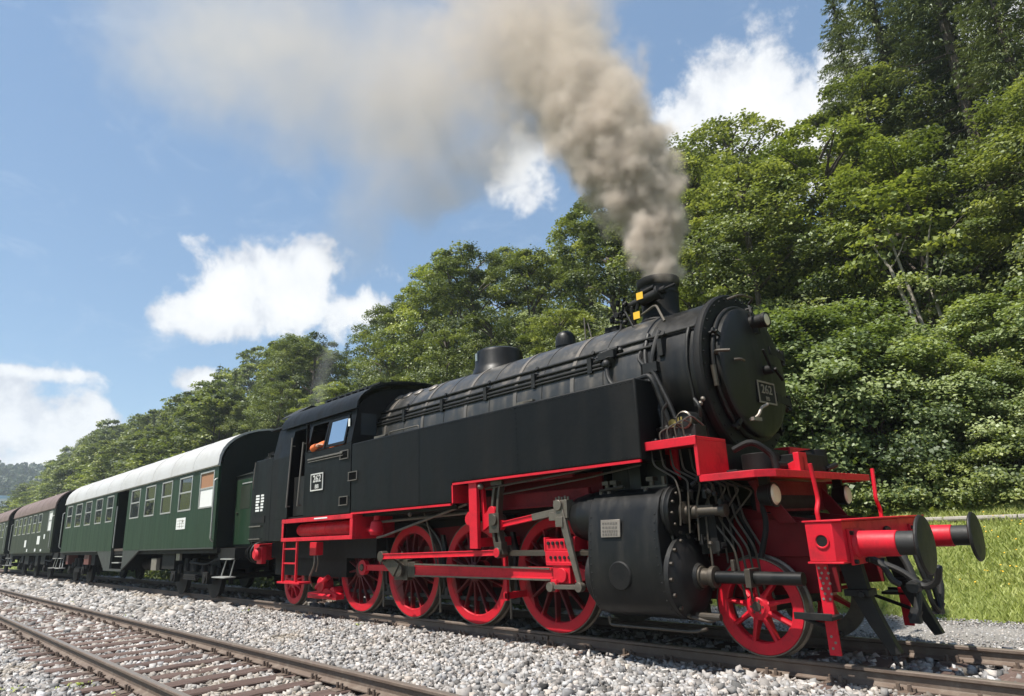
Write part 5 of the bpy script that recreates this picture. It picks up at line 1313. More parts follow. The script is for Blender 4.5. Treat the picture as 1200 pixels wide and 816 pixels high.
W1L = [(-16.565, -15.555), (-18.19, -17.156), (-19.768, -18.814), (-21.406, -20.407), (-23.036, -22.0), (-26.2, -25.29), (-27.84, -26.85), (-29.56, -28.54), (-31.3, -30.2), (-33.0, -32.0)]
c1, CB1 = coach(-15.30, -33.45, W1L, ('coach_green', 'roof_grey', 'coach_skirt'), 'green coach with pale grey roof and low middle entrance, coupled to the locomotive',
    door=(-23.42, -24.92, [(-21.55, 1.205), (-23.40, .60), (-23.42, .60), (-23.42, 1.205)]), white='curtain', bogies=(-17.6, -31.2))
def part(CB, name, m, fn, parent=None):
    b = CB(); fn(b); return b.go(name, m, parent)
def skirt2(b):
    for s in (-1, 1):
        b.prism([(-24.92, 1.205), (-24.92, .60), (-25.75, .60), (-26.9, 1.205)], 'y', s*1.415, s*1.365); b.box((-25.75, -23.40), (s*1.418, s*1.36), (.55, .62))
part(CB1, 'skirt', 'coach_skirt', skirt2)
def board(b): b.box((-18.20, -17.46), (-1.43, -1.42), (1.72, 2.02))
o = part(CB1, 'route_board', 'white_board', board)
def lines(b):
    for z in (1.80, 1.87, 1.95): b.box((-18.12, -17.54), (-1.433, -1.430), (z-.004, z+.004))
    for x in (-17.72, -17.9): b.box((x-.006, x+.006), (-1.4335, -1.430), (1.75, 1.99))
    b.box((-17.70, -17.62), (-1.434, -1.430), (1.90, 1.94))
part(CB1, 'board_print', 'plate_metal', lines, o)
part(CB1, 'battery_box', 'rust_red', lambda b: (b.box((-29.4, -28.6), (-1.30, -.9), (.72, 1.17)), b.box((-33.0, -32.6), (-1.25, -.9), (.7, 1.15))))
part(CB1, 'axle_cover', 'plate_metal', lambda b: (b.box((-20.6, -20.1), (-1.30, -1.2), (.62, .95)), b.box((-18.5, -18.2), (-1.26, -1.2), (.9, 1.1))))
part(CB1, 'lower_stripe', 'coach_skirt', lambda b: [b.box((xa, xb), (s*1.424, s*1.36), (1.19, 1.225)) for s in (-1, 1) for xa, xb in ((-33.45, -26.92), (-21.52, -15.30))])
W2L = [(-37.25, -36.32)] + [(-39.0-1.53*k-.98, -39.0-1.53*k) for k in range(6)]
c2, CB2 = coach(-35.86, -48.25, W2L, ('coach_dark_green', 'roof_brown', 'coach_skirt'), 'dark green coach with brown roof and white notices, behind the grey roofed coach', white='white_board', bogies=((-38.2,), (-42.0,), (-45.9,)), detail=True)
part(CB2, 'notice', 'white_board', lambda b: [b.box((x, x+w), (-1.43, -1.42), (z, z+h)) for x, w, z, h in ((-39.6, .75, 1.62, .40), (-43.3, .55, 1.52, .36), (-40.0, .35, 1.28, .14), (-42.4, .3, 1.28, .14), (-37.9, .3, 1.85, .22), (-38.4, .3, 1.28, .10))])
W3L = [(-52.0-1.6*k-1.0, -52.0-1.6*k) for k in range(6)]
c3, CB3 = coach(-50.65, -63.0, W3L, ('coach_dark_green', 'roof_brown', 'coach_skirt'), 'brown roofed coach cut off by the left edge, last in the train', bogies=((-53.0,), (-60.5,)), detail=False)

# ================================================================== the man in the cab
def person():
    P = empty('person', (-9.98, -1.05, 1.76), 0, 'person in an orange jacket leaning out of the cab window, elbow on the sill', 'person')
    me = bpy.data.meshes.new('body'); bm = bmesh.new()
    J = {'pel': (0, .15, .95), 'chest': (.02, 0, 1.32), 'neck': (.03, -.05, 1.52), 'head': (.04, -.10, 1.60), 'top': (.05, -.12, 1.72),
         'sl': (-.19, -.02, 1.42), 'el': (-.17, -.40, 1.27), 'wl': (.06, -.47, 1.29), 'hl': (.14, -.47, 1.30),
         'sr': (.22, .02, 1.42), 'er': (.30, -.06, 1.15), 'wr': (.42, -.14, 1.08), 'hr': (.48, -.17, 1.07),
         'hipl': (-.10, .17, .88), 'kl': (-.10, .14, .48), 'al': (-.10, .20, .08), 'tl': (-.10, .05, .04), 'hipr': (.10, .17, .88), 'kr': (.10, .12, .48), 'ar': (.10, .2, .08), 'tr': (.10, .05, .04)}
    RAD = {'pel': .15, 'chest': .17, 'neck': .06, 'head': .095, 'top': .085, 'sl': .085, 'el': .055, 'wl': .038, 'hl': .034, 'sr': .085, 'er': .055, 'wr': .038, 'hr': .034, 'hipl': .10, 'kl': .065, 'al': .05, 'tl': .04, 'hipr': .10, 'kr': .065, 'ar': .05, 'tr': .04}
    E = [('pel', 'chest'), ('chest', 'neck'), ('neck', 'head'), ('head', 'top'), ('chest', 'sl'), ('sl', 'el'), ('el', 'wl'), ('wl', 'hl'), ('chest', 'sr'), ('sr', 'er'), ('er', 'wr'), ('wr', 'hr'), ('pel', 'hipl'), ('hipl', 'kl'), ('kl', 'al'), ('al', 'tl'), ('pel', 'hipr'), ('hipr', 'kr'), ('kr', 'ar'), ('ar', 'tr')]
    vv = {k: bm.verts.new(p) for k, p in J.items()}; ks = list(J)
    for h, sg in (('hl', 1), ('hr', 1)):                      # four fingers and a thumb
        hp = Vector(J[h]); d = (hp-Vector(J['wl' if h == 'hl' else 'wr'])).normalized(); sd = d.cross(Vector((0, 0, 1))).normalized()
        for q, (off, ln) in enumerate(((-.027, .075), (-.009, .085), (.009, .08), (.027, .062), (.04, .05))):
            a = hp + sd*off + d*(.025 if q < 4 else -.02); c = a + d*ln*.5 + sd*(.02 if q == 4 else 0); e = c + d*ln*.4 + Vector((0, 0, -.03))
            ch = [h] + [f'{h}{q}{t}' for t in 'abc']
            for k_, p_ in zip(ch[1:], (a, c, e)): J[k_] = p_; RAD[k_] = .0095; vv[k_] = bm.verts.new(p_); ks.append(k_)
            E.extend(zip(ch, ch[1:]))
    for a, c in E: bm.edges.new((vv[a], vv[c]))
    bm.to_mesh(me); bm.free()
    o = bpy.data.objects.new('body', me); COL.objects.link(o); o.parent = P
    sk = o.modifiers.new('skin', 'SKIN'); sv = me.skin_vertices[0].data
    for i, k in enumerate(ks): sv[i].radius = (RAD[k], RAD[k]); sv[i].use_root = (k == 'pel')
    ss = o.modifiers.new('sub', 'SUBSURF'); ss.levels = ss.render_levels = 2
    me.materials.append(MATS['skin'])
    b = MB(); b.ball((.045, -.115, 1.665), .105, 20, .86, 1.0, 1.2); b.ball((.045, -.222, 1.65), .017, 8, 1, 1.3, 1.4); b.ball((.045, -.215, 1.605), .022, 8, 1.4, .5, .4)
    for s in (-1, 1): b.ball((.045+s*.09, -.11, 1.66), .022, 8, .5, 1, 1.5)
    b.build('head', 'skin', P)
    b = MB(); b.ball((.045, -.095, 1.70), .112, 18, .9, 1.0, .95); b.box((-.04, .13), (-.235, -.16), (1.715, 1.73)); b.build('cap', 'dark_cloth', P, .01)
    b = MB()
    for s in (-1, 1): b.ball((.045+s*.035, -.212, 1.675), .012, 8)
    b.build('eyes', 'hair', P)
    b = MB()                                                   # jacket follows trunk and arms
    b.tube([(0, .15, .86), (0, .14, .98), (.02, .02, 1.30), (.03, -.03, 1.44), (.03, -.045, 1.50)], [.17, .175, .205, .16, .08], 16)
    b.tube([(-.13, -.01, 1.43), (-.20, -.03, 1.41), (-.18, -.40, 1.265), (-.17, -.43, 1.265), (.04, -.475, 1.285)], [.09, .10, .075, .075, .055], 12)
    b.tube([(.15, .02, 1.43), (.23, .02, 1.41), (.30, -.06, 1.15), (.40, -.13, 1.09)], [.09, .10, .075, .055], 12)
    b.build('jacket', 'orange_cloth', P)
    b = MB()
    for s in (-1, 1): b.tube([(s*.08, .16, .95), (s*.10, .17, .85), (s*.10, .14, .48), (s*.10, .2, .10)], [.12, .12, .09, .08], 12); b.ball((s*.10, .12, .05), .07, 10, 1, 2, .8)
    b.build('trousers', 'dark_cloth', P)
person()
# ================================================================== vegetation
def unit(a): return a/np.maximum(np.linalg.norm(a, axis=-1, keepdims=True), 1e-9)
def leaf_quads(P, N, size, A=None, wid=.42, rg=rng):
    "one diamond leaf per point P with normal N"
    n = len(P); N = unit(N)
    if A is None: A = rg.normal(0, 1, (n, 3))
    A = unit(A - N*np.sum(A*N, -1, keepdims=True)); B = np.cross(N, A)
    s = np.asarray(size)*np.ones(n); s = s[:, None]
    V = np.stack([P - A*s*.5, P + B*s*wid - A*s*.05, P + A*s*.5 - N*s*.12, P - B*s*wid - A*s*.05], 1)
    F = np.arange(n*4).reshape(n, 4)
    return V.reshape(-1, 3), F
def clumps(C, Rh, Rv, per, size, up=1.0, out=.5, tint=(.5, .18), seed=0, c0=None, droop=.25):
    "leaves spread through flattened clumps centred at C"
    rg = np.random.default_rng(seed); n = len(C)
    per = int(per); m = n*per
    a = rg.uniform(0, 2*np.pi, m); rr = rg.random(m)**.55; zz = rg.normal(0, .45, m)
    Rh = np.repeat(np.asarray(Rh)*np.ones(n), per); Rv = np.repeat(np.asarray(Rv)*np.ones(n), per)
    off = np.stack([np.cos(a)*rr*Rh, np.sin(a)*rr*Rh, zz*Rv*(1-.4*rr) - droop*rr**2*Rh], -1)
    P = np.repeat(C, per, 0) + off
    cen = np.mean(C, 0) if c0 is None else np.asarray(c0)
    O = unit(P - cen)
    N = np.array([0, 0, up]) + O*out + rg.normal(0, .55, (m, 3))
    V, F = leaf_quads(P, N, size*rg.uniform(.65, 1.3, m), rg=rg)
    ct = np.repeat(rg.normal(tint[0], tint[1], n), per); t = np.clip(ct + rg.normal(0, .10, m), 0.02, 1)
    return V, F, np.repeat(t, 4)
def joinleaf(parts):
    Vs, Fs, Ts, o = [], [], [], 0
    for V, F, T in parts: Vs.append(V); Fs.append(F+o); Ts.append(T); o += len(V)
    return np.concatenate(Vs), np.concatenate(Fs), np.concatenate(Ts)
def broad(h, w, seed, nplate, per, leaf, base=.14, shape=.42, flat=.30, wpl=.30):
    rg = np.random.default_rng(seed); C, Rh = [], []
    for k in range(nplate):
        t = rg.random()**.85; zt = h*(base + (1-base)*t)
        rmax = w*math.sqrt(max(.02, 1-((t-shape)/(.62 if t > shape else .75))**2))*rg.uniform(.8, 1.12)
        a = rg.uniform(0, 2*np.pi); r = rmax*(rg.random()**.38)
        C.append((r*math.cos(a), r*math.sin(a), zt)); Rh.append(w*wpl*rg.uniform(.6, 1.25)*(1-.35*t))
    C = np.array(C); Rh = np.array(Rh)
    V, F, T = clumps(C, Rh, Rh*flat, per, leaf, 1.0, .55, (.5, .20), seed+1, (0, 0, h*.5))
    b = MB(); rr = random.Random(seed)
    tp = [(0, 0, -.6), (rr.uniform(-.1, .1), rr.uniform(-.1, .1), h*.25), (rr.uniform(-.3, .3), rr.uniform(-.3, .3), h*.55), (rr.uniform(-.4, .4), rr.uniform(-.4, .4), h*.93)]
    b.tube(tp, [h*.017, h*.014, h*.009, h*.002], 8)
    for k in range(0, nplate, max(1, nplate//26)):
        c = C[k]; z0 = max(h*.12, c[2]-.45*math.hypot(c[0], c[1])-.5)
        b.tube([(0, 0, z0), (c[0]*.45, c[1]*.45, z0+(c[2]-z0)*.55), tuple(c)], [h*.0065, h*.004, .012], 5)
    return (V, F, T), b
def spruce(h, w, seed, dz, nb, per, leaf):
    rg = np.random.default_rng(seed); P, N, A, T, S = [], [], [], [], []
    z = h*.06; b = MB(); b.tube([(0, 0, -.6), (0, 0, h*.5), (0, 0, h*.99)], [h*.013, h*.008, .015], 8)
    while z < h*.985:
        t = z/h; L = w*(1-t)**.75*(1 if t > .12 else .7+2.5*t)+.12
        m = max(4, int(nb*(1-.35*t)))
        for k in range(m):
            a = rg.uniform(0, 2*np.pi); l = L*rg.uniform(.72, 1.12); d = np.array([math.cos(a), math.sin(a), 0]); sd = np.array([-math.sin(a), math.cos(a), 0])
            n = max(5, int(per*l/w)); u = rg.random(n)**.7
            dro = -.46*u*l + .34*(u**3)*l*.9
            side = rg.normal(0, 1, n)*(.10+.20*(1-np.abs(2*u-1)))*l*.55
            p = d*(u*l)[:, None] + sd*side[:, None]; p[:, 2] += z + dro - np.abs(side)*.75 + rg.normal(0, .04, n)
            P.append(p); N.append(np.array([0, 0, 1.]) + d*.25 + rg.normal(0, .45, (n, 3))); A.append(d[None]*.7 + sd[None]*np.sign(side)[:, None]*.55 + np.array([0, 0, -.95]) + rg.normal(0, .2, (n, 3)))
            T.append(np.clip(rg.normal(.45, .13) + .22*(u-.5) + rg.normal(0, .09, n), .02, 1)); S.append(leaf*rg.uniform(.7, 1.3, n))
            if k % 3 == 0 and t < .9: b.tube([(0, 0, z), tuple(d*l*.55 + np.array([0, 0, z-.16*l])), tuple(d*l*.95 + np.array([0, 0, z-.16*l]))], [.035*(1-t)+.01, .02*(1-t)+.008, .006], 4)
        z += dz*rg.uniform(.8, 1.2)*(1-.35*t)
    P, N, A, T, S = map(np.concatenate, (P, N, A, T, S))
    V, F = leaf_quads(P, N, S, A, .13, rg); return (V, F, np.repeat(T, 4)), b
KIND = {}
def defkind(name, leafs, b, mat, bark='bark'):
    V, F, T = leafs
    cm = np_mesh('crown', V, F, mat, T, link=False)
    o = b.build('trunk', bark); tm = o.data; bpy.data.objects.remove(o); KIND[name] = (tm, cm)
for k in range(3): defkind(f'beech{k}', *broad(13.5, 4.4, 11+k, 125, 215, .155, flat=.48, wpl=.26), 'leaf_beech')
for k in range(2): defkind(f'bright{k}', *broad(11.5, 4.0, 31+k, 115, 220, .15, flat=.34, wpl=.27), 'leaf_bright')
for k in range(2): defkind(f'oak{k}', *broad(14.5, 4.3, 41+k, 130, 200, .16, base=.10, flat=.75, wpl=.22), 'leaf_oak')
for k in range(2): defkind(f'spruce{k}', *spruce(24, 4.0, 51+k, .62, 13, 210, .21), 'needle')
for k in range(3): defkind(f'farbeech{k}', *broad(14, 4.8, 61+k, 110, 60, .36, flat=.5, wpl=.25), ('leaf_beech', 'leaf_oak', 'leaf_bright')[k])
defkind('farspruce', *spruce(17, 3.0, 71, .6, 9, 32, .5), 'needle')
for k in range(3): defkind(f'bush{k}', *broad(4.0, 2.4, 81+k, 92, 280, .087, base=.0, shape=.35, flat=.5, wpl=.30), 'leaf_hazel')
for k in range(2): defkind(f'bramble{k}', *broad(1.25, 1.5, 91+k, 60, 210, .07, base=.0, shape=.3, flat=.5, wpl=.32), 'leaf_bright')
used = {}
KN = {'beech': ('broadleaf_tree', 'layered green tree', 'tree'), 'bright': ('broadleaf_tree', 'bright yellow-green tree', 'tree'), 'oak': ('broadleaf_tree', 'dark dense tree', 'tree'), 'spruce': ('spruce_tree', 'tall dark spruce', 'tree'),
      'farbeech': ('broadleaf_tree', 'distant green tree', 'tree'), 'farspruce': ('spruce_tree', 'slim dark conifer', 'tree'), 'bush': ('leafy_bush', 'light green bush', 'bush'), 'bramble': ('bramble_bush', 'low bright green bramble bush', 'bush')}
def where(x, y, kind):
    u, v = CAM.x + (x-CAM.x)*(25-CAM.y)/(y-CAM.y), 0
    row = 'at forest edge' if y < 18.5 else ('mid slope' if y < 28 else 'high up')
    for lim, p in ((2, 'beyond the grass'), (-3, 'above the buffers'), (-7, 'right of the smokebox'), (-11.5, 'right of the chimney'), (-16, 'left of the chimney'), (-22, 'behind the bell-shaped valve'), (-28, 'right of the dome'), (-36, 'left of the dome'), (-50, 'behind the boiler'), (-62, 'behind the cab roof'),
                   (-80, 'behind grey roof front'), (-105, 'behind grey roof middle'), (-135, 'behind grey roof rear'), (-160, 'behind first brown roof'), (-185, 'above last brown roof'), (-210, 'beyond the brown roofs'), (-1e9, 'where forest meets far hill')):
        if u > lim: return f'{row} {p}'
NUM = ['', 'one', 'two', 'three', 'four', 'five', 'six', 'seven', 'eight', 'nine', 'ten', 'eleven', 'twelve']
ORD = ['', 'leftmost', 'second', 'third', 'fourth', 'fifth', 'sixth', 'seventh', 'eighth', 'ninth', 'tenth']
def plural(a): return a + ('es' if a.endswith('bush') else 's')
def settle_labels():
    "say which one: trees of one look in one place are told apart by their order along the slope"
    for (adj, w), L in used.items():
        L.sort(key=lambda r: (r.location.x-CAM.x)/(r.location.y-CAM.y)); n = len(L)
        for i, r in enumerate(L):
            if n == 1: r['label'] = f'{adj} {w}'; continue
            o = 'rightmost' if i == n-1 else (ORD[i+1] if i < 10 else 'last but one')
            r['label'] = f'{o} of {NUM[n] if n < 13 else "the"} {plural(adj)} {w}'; r['group'] = f'{plural(adj)} {w}'
def plant(kind, x, y, sc, rz=None, z=None, label=None, sx=1.0, lean=0):
    k0 = kind.rstrip('0123456789'); nm, adj, cat = KN[k0]; tm, cm = KIND[kind]
    r = empty(nm, (x, y, float(hgt(x, y)) - .1 if z is None else z), rng.uniform(0, 6.28) if rz is None else rz)
    r.scale = (sc*sx, sc*sx, sc); r.rotation_euler.x = lean
    if label is None:
        w = where(x, y, k0); used.setdefault((adj, w), []).append(r); tag(r, adj, cat)
    else: tag(r, label, cat)
    lk('trunk', tm, r); lk('crown', cm, r)
    return r
trg = np.random.default_rng(23)
def pick(ks): return ks[int(trg.integers(len(ks)))]
# spruces and big trees at the right
for x, y, s in ((-4.4, 23.5, 1.06), (-1.6, 21.0, 1.05), (1.6, 23.5, 1.2), (-2.6, 27.5, 1.22), (4.6, 20.5, 1.1), (8.0, 24, 1.15), (.2, 18.2, .78), (-6.8, 26.5, .86)):
    plant(pick(('spruce0', 'spruce1')), x, y, s)
for x, y, s, k in ((-6.2, 17.8, .95, 'bright0'), (-3.4, 16.5, .80, 'bright1'), (-9.2, 20.5, .98, 'bright0'), (-8.4, 15.2, .80, 'beech0'), (-12.0, 18.0, .95, 'beech1'), (1.2, 15.6, .72, 'beech2'), (4.4, 15.5, .8, 'beech0'), (-12.6, 23.5, 1.08, 'beech2'), (-15.6, 20.5, .92, 'oak0'), (-16.0, 25.8, 1.05, 'beech0'), (7.8, 17, .85, 'bright1'), (-5.6, 22.2, .95, 'beech1'), (-10.8, 14.6, .62, 'bright1')):
    plant(k, x, y, s)
# forest along the line
x = -19.0
while x > -64:
    plant(pick(('beech0', 'beech1', 'bright0', 'oak0', 'beech2')), x + trg.uniform(-1, 1), trg.uniform(14.5, 17.5), trg.uniform(.58, .80)); x -= trg.uniform(3.6, 5.2)
x = -19.5
SKY = [(-3, 26), (-11.4, 21.3), (-16, 24.1), (-20, 23.6), (-26.9, 22.7), (-33, 23.6), (-40, 25.3), (-48, 23), (-57.5, 21.9), (-66, 24), (-80, 25.7), (-100, 24.5), (-123, 24.2), (-150, 26.2), (-168, 27.0), (-214, 23.5), (-260, 21)]
sxs = np.array([a for a, _ in SKY][::-1]); szs = np.array([b for _, b in SKY][::-1])
def htop(x, y):   # height of tree whose top just meets the photographed skyline
    xx = CAM.x + (x-CAM.x)*(25-CAM.y)/(y-CAM.y); zz = float(np.interp(xx, sxs, szs))
    return CAM.z + (zz-CAM.z)*(y-CAM.y)/(25-CAM.y) - float(hgt(x, y))
H0 = {'beech': 13.5, 'bright': 11.5, 'oak': 14.5, 'spruce': 24, 'farbeech': 14, 'farspruce': 17}
def fill(x0, x1, ya, yb, step, kinds, lo, hi):
    x = x0
    while x > x1:
        k = pick(kinds); xx, yy = x + trg.uniform(-1, 1), trg.uniform(ya, yb)
        s = htop(xx, yy)*trg.uniform(lo, hi)/H0[k.rstrip('0123456789')]
        plant(k, xx, yy, max(.4, s), sx=min(1.25, max(.8, .95/max(s, .4)))); x -= step*trg.uniform(.8, 1.2)
fill(-19.5, -62, 20, 25, 4.3, ('beech0', 'beech1', 'oak0', 'oak1', 'oak1', 'bright1', 'beech2'), .84, 1.0)
fill(-17, -70, 29, 35, 6.0, ('oak0', 'oak1', 'beech1', 'beech0', 'spruce0'), .80, .97)
fill(-64, -225, 15, 19, 6.0, ('farbeech0', 'farbeech1', 'farbeech2', 'farbeech0'), .62, .86)
fill(-62, -245, 22, 28, 6.0, ('farbeech0', 'farbeech1', 'farbeech2', 'farbeech0', 'farspruce'), .86, 1.02)
fill(-70, -260, 33, 42, 8.0, ('farbeech0', 'farbeech1', 'farspruce', 'farbeech1'), .84, 1.0)
plant('farspruce', -98, 27, 1.05, label='lone pointed spruce top rising above the ridge left of the cab steam')
plant('farspruce', -172, 27, 1.15, label='pointed conifer standing proud on the far end of the wooded ridge')
plant('farspruce', -181, 25, 1.05, label='second pointed conifer just left of the tallest one on the far ridge')
# hazel bushes and brambles at the foot of the slope
BU = [(-6.3, 10.6, 1.35), (-5.0, 10.2, 1.25), (-3.7, 10.3, 1.05), (-2.3, 10.8, .80), (-1.0, 11.2, .62), (.4, 11.4, .72), (2.2, 11.2, .8), (-7.9, 10.6, 1.4), (-9.8, 11.0, 1.35), (-11.8, 11.2, 1.3), (-4.6, 12.6, 1.2), (-1.6, 13.0, 1.0), (.8, 13.2, 1.1), (4.4, 11.8, .9), (-13.8, 11.4, 1.25), (-16, 11.5, 1.3), (-2.8, 10.0, .40), (-1.2, 10.1, .36), (-4.2, 9.9, .42), (.6, 10.2, .36), (6.5, 12, 1.0), (-18.6, 11.6, 1.2), (-21.5, 11.8, 1.2)]
for i, (x, y, s) in enumerate(BU):
    r = plant(f'bush{i % 3}', x, y, s, sx=1.05)
for i, x in enumerate((-6.2, -5.0, -3.9, -2.9, -1.9, -.9, .2, 1.4, 2.8)): plant(f'bramble{i % 2}', x, 9.15+.35*((i*7) % 3)/2, (.8, 1.0, .72, .95)[i % 4])
settle_labels()
# the slender pale-stemmed tree in the gap
def pale_tree():
    T = empty('young_tree', (-2.75, 13.9, float(hgt(-2.75, 13.9))), 0, 'slender leaning tree with bare pale stems in the gap at the right', 'tree')
    z0 = T.location.z
    def loc(p): return (p[0]+2.75, p[1]-13.9, p[2]-z0)
    b = MB()
    b.tube([loc(p) for p in ((-2.8, 13.9, z0-.2), (-3.05, 13.9, 5.4), (-3.30, 14, 7.1), (-3.62, 14.1, 8.6), (-4.1, 14.1, 9.8))], [.075, .07, .06, .045, .02], 8)
    b.tube([loc(p) for p in ((-2.85, 14.05, 4.3), (-2.98, 14.1, 5.6), (-3.22, 14.2, 7.5), (-3.45, 14.3, 9.2), (-3.6, 14.4, 10.6))], [.06, .055, .05, .035, .015], 8)
    b.tube([loc(p) for p in ((-2.5, 14.3, 4.0), (-2.62, 14.3, 6.6), (-2.78, 14.4, 8.2), (-2.55, 14.4, 9.2), (-2.3, 14.4, 10.0))], [.055, .05, .045, .03, .012], 8)
    for p, q in (((-3.3, 14, 7.1), (-4.3, 13.8, 7.0)), ((-3.2, 14, 6.6), (-4.6, 13.7, 6.0)), ((-2.7, 14.3, 7.6), (-2.1, 14, 8.5)), ((-3.6, 14.1, 8.6), (-3.0, 14, 9.4)), ((-3.1, 13.9, 5.8), (-4.2, 13.5, 5.6))):
        b.tube([loc(p), loc(tuple((np.array(p)+np.array(q))/2 + np.array([0, 0, -.08]))), loc(q)], [.03, .02, .008], 5)
    b.build('trunk', 'pale_bark', T)
    rg = np.random.default_rng(5); C = np.array([(-1.2, .2, 5.6), (-.8, .4, 6.2), (.3, .4, 5.9), (-.4, .5, 6.9), (-1.5, .1, 5.0), (.5, .5, 5.1), (-.9, .1, 7.2), (.1, .6, 7.4)]) + np.array([0, 0, 10-z0-6.0])
    V, F, Tt = clumps(C, .8, .25, 170, .17, 1, .4, (.55, .15), 9); np_mesh('crown', V, F, 'leaf_bright', Tt, T)
pale_tree()
# undergrowth and grass: what nobody could count
N = 26000
ux = rng.uniform(-26, 9, N); uy = 8.1 + 7*rng.random(N)**1.2; uz = hgt(ux, uy) + rng.random(N)**2*(.25+.55*sstep(8.3, 10.5, uy)) + .05
V, F = leaf_quads(np.stack([ux, uy, uz], -1), np.array([0, -.25, 1.]) + rng.normal(0, .5, (N, 3)), rng.uniform(.08, .20, N))
cl_ = np.array([mnoise.noise(Vector((a*.8, b*.8, 0))) for a, b in zip(ux, uy)])
tag(np_mesh('undergrowth', V, F, 'leaf_bright', np.repeat(np.clip(.50 + .5*cl_ + rng.normal(0, .12, N), 0, 1), 4)), kind='stuff')
N = 30000
ux = rng.uniform(-70, 14, N); uy = 12.5 + 22*rng.random(N); uz = hgt(ux, uy) + rng.random(N)**2*.8 + .05
V, F = leaf_quads(np.stack([ux, uy, uz], -1), np.array([0, -.25, 1.]) + rng.normal(0, .5, (N, 3)), rng.uniform(.15, .38, N))
tag(np_mesh('undergrowth', V, F, 'leaf_oak', np.repeat(np.clip(rng.normal(.45, .2, N), 0, 1), 4)), kind='stuff')
N = 42000                                                   # leaf screen added beyond the line to block view and light under the train
ux = rng.uniform(-75, -7.2, N); uy = 2.35 + 2.6*rng.random(N); uz = -.3 + rng.random(N)**1.3*(.9+.35*np.sin(ux*.9)+.5*sstep(-8, -14, ux))
V, F = leaf_quads(np.stack([ux, uy, uz], -1), np.array([0, -.4, .8]) + rng.normal(0, .6, (N, 3)), rng.uniform(.08, .22, N))
tag(np_mesh('undergrowth', V, F, 'leaf_oak', np.repeat(np.clip(rng.normal(.45, .2, N), 0, 1), 4)), kind='stuff')
def grass(N, x0, x1, y0, y1, h0, h1, w):
    x = rng.uniform(x0, x1, N); y = rng.uniform(y0, y1, N)
    pn = np.array([mnoise.noise(Vector((a*.45, b*.45, 1))) + .5*mnoise.noise(Vector((a*1.6, b*1.6, 4))) for a, b in zip(x, y)])
    keep = (y > y0 + .25 + .5*pn) ; x, y, pn = x[keep], y[keep], pn[keep]; n = len(x)
    P = np.stack([x, y, hgt(x, y)-.02], -1); h = rng.uniform(h0, h1, n)*(1+.7*np.clip(pn, -.6, 1)); a = rng.uniform(0, 2*np.pi, n)
    d = np.stack([np.cos(a), np.sin(a), np.zeros(n)], -1); ln = rng.uniform(.15, .8, n)[:, None]*h[:, None]; b2 = rng.uniform(0, 2*np.pi, n); e = np.stack([np.cos(b2), np.sin(b2), np.zeros(n)], -1)
    up = np.array([0, 0, 1.])*h[:, None]
    V = np.stack([P - d*w, P + d*w, P + up*.62 + e*ln*.4 + d*w*.7, P + up + e*ln], 1).reshape(-1, 3); F = np.arange(n*4).reshape(n, 4)
    T = np.clip(.50 + .42*pn + rng.normal(0, .13, n), 0, 1)
    return tag(np_mesh('grass', V, F, 'grass_blade', np.repeat(T, 4)), kind='stuff')
grass(70000, -6, 3.0, 4.35, 8.6, .05, .15, .009)
grass(16000, 3.0, 10, 4.35, 10, .08, .2, .018)
grass(14000, -30, -6, 4.35, 9.4, .08, .2, .02)

N = 420
fx, fy = rng.uniform(-4, 2.5, N), rng.uniform(4.9, 8.4, N); keepf = np.array([mnoise.noise(Vector((a*.7, b*.7, 9))) > .05 for a, b in zip(fx, fy)]); fx, fy = fx[keepf], fy[keepf]
V, F = leaf_quads(np.stack([fx, fy, hgt(fx, fy)+rng.uniform(.14, .30, len(fx))], -1), np.array([0, -.5, 1.]) + rng.normal(0, .3, (len(fx), 3)), .035)
tag(np_mesh('wild_flowers', V, F, 'yellow_paint'), kind='stuff')

wx = []
for k in range(46):
    a, b_ = rng.uniform(-26, -2), rng.choice([rng.uniform(-3.6, -.95), rng.uniform(-6.4, -5.3), rng.uniform(.9, 1.9)])
    n = int(rng.integers(14, 40)); r0 = rng.uniform(.04, .13)
    wx.append(np.stack([a+rng.normal(0, r0, n), b_+rng.normal(0, r0, n), -.19+.04*np.exp(-((b_+2.2)/.8)**2)+rng.random(n)*.07], -1))
wx = np.concatenate(wx)
V, F = leaf_quads(wx, np.array([0, -.3, .9]) + rng.normal(0, .5, wx.shape), rng.uniform(.025, .07, len(wx)), wid=.3)
tag(np_mesh('weeds', V, F, 'grass_blade', np.repeat(np.clip(rng.normal(.45, .2, len(wx)), 0, 1), 4)), kind='stuff')
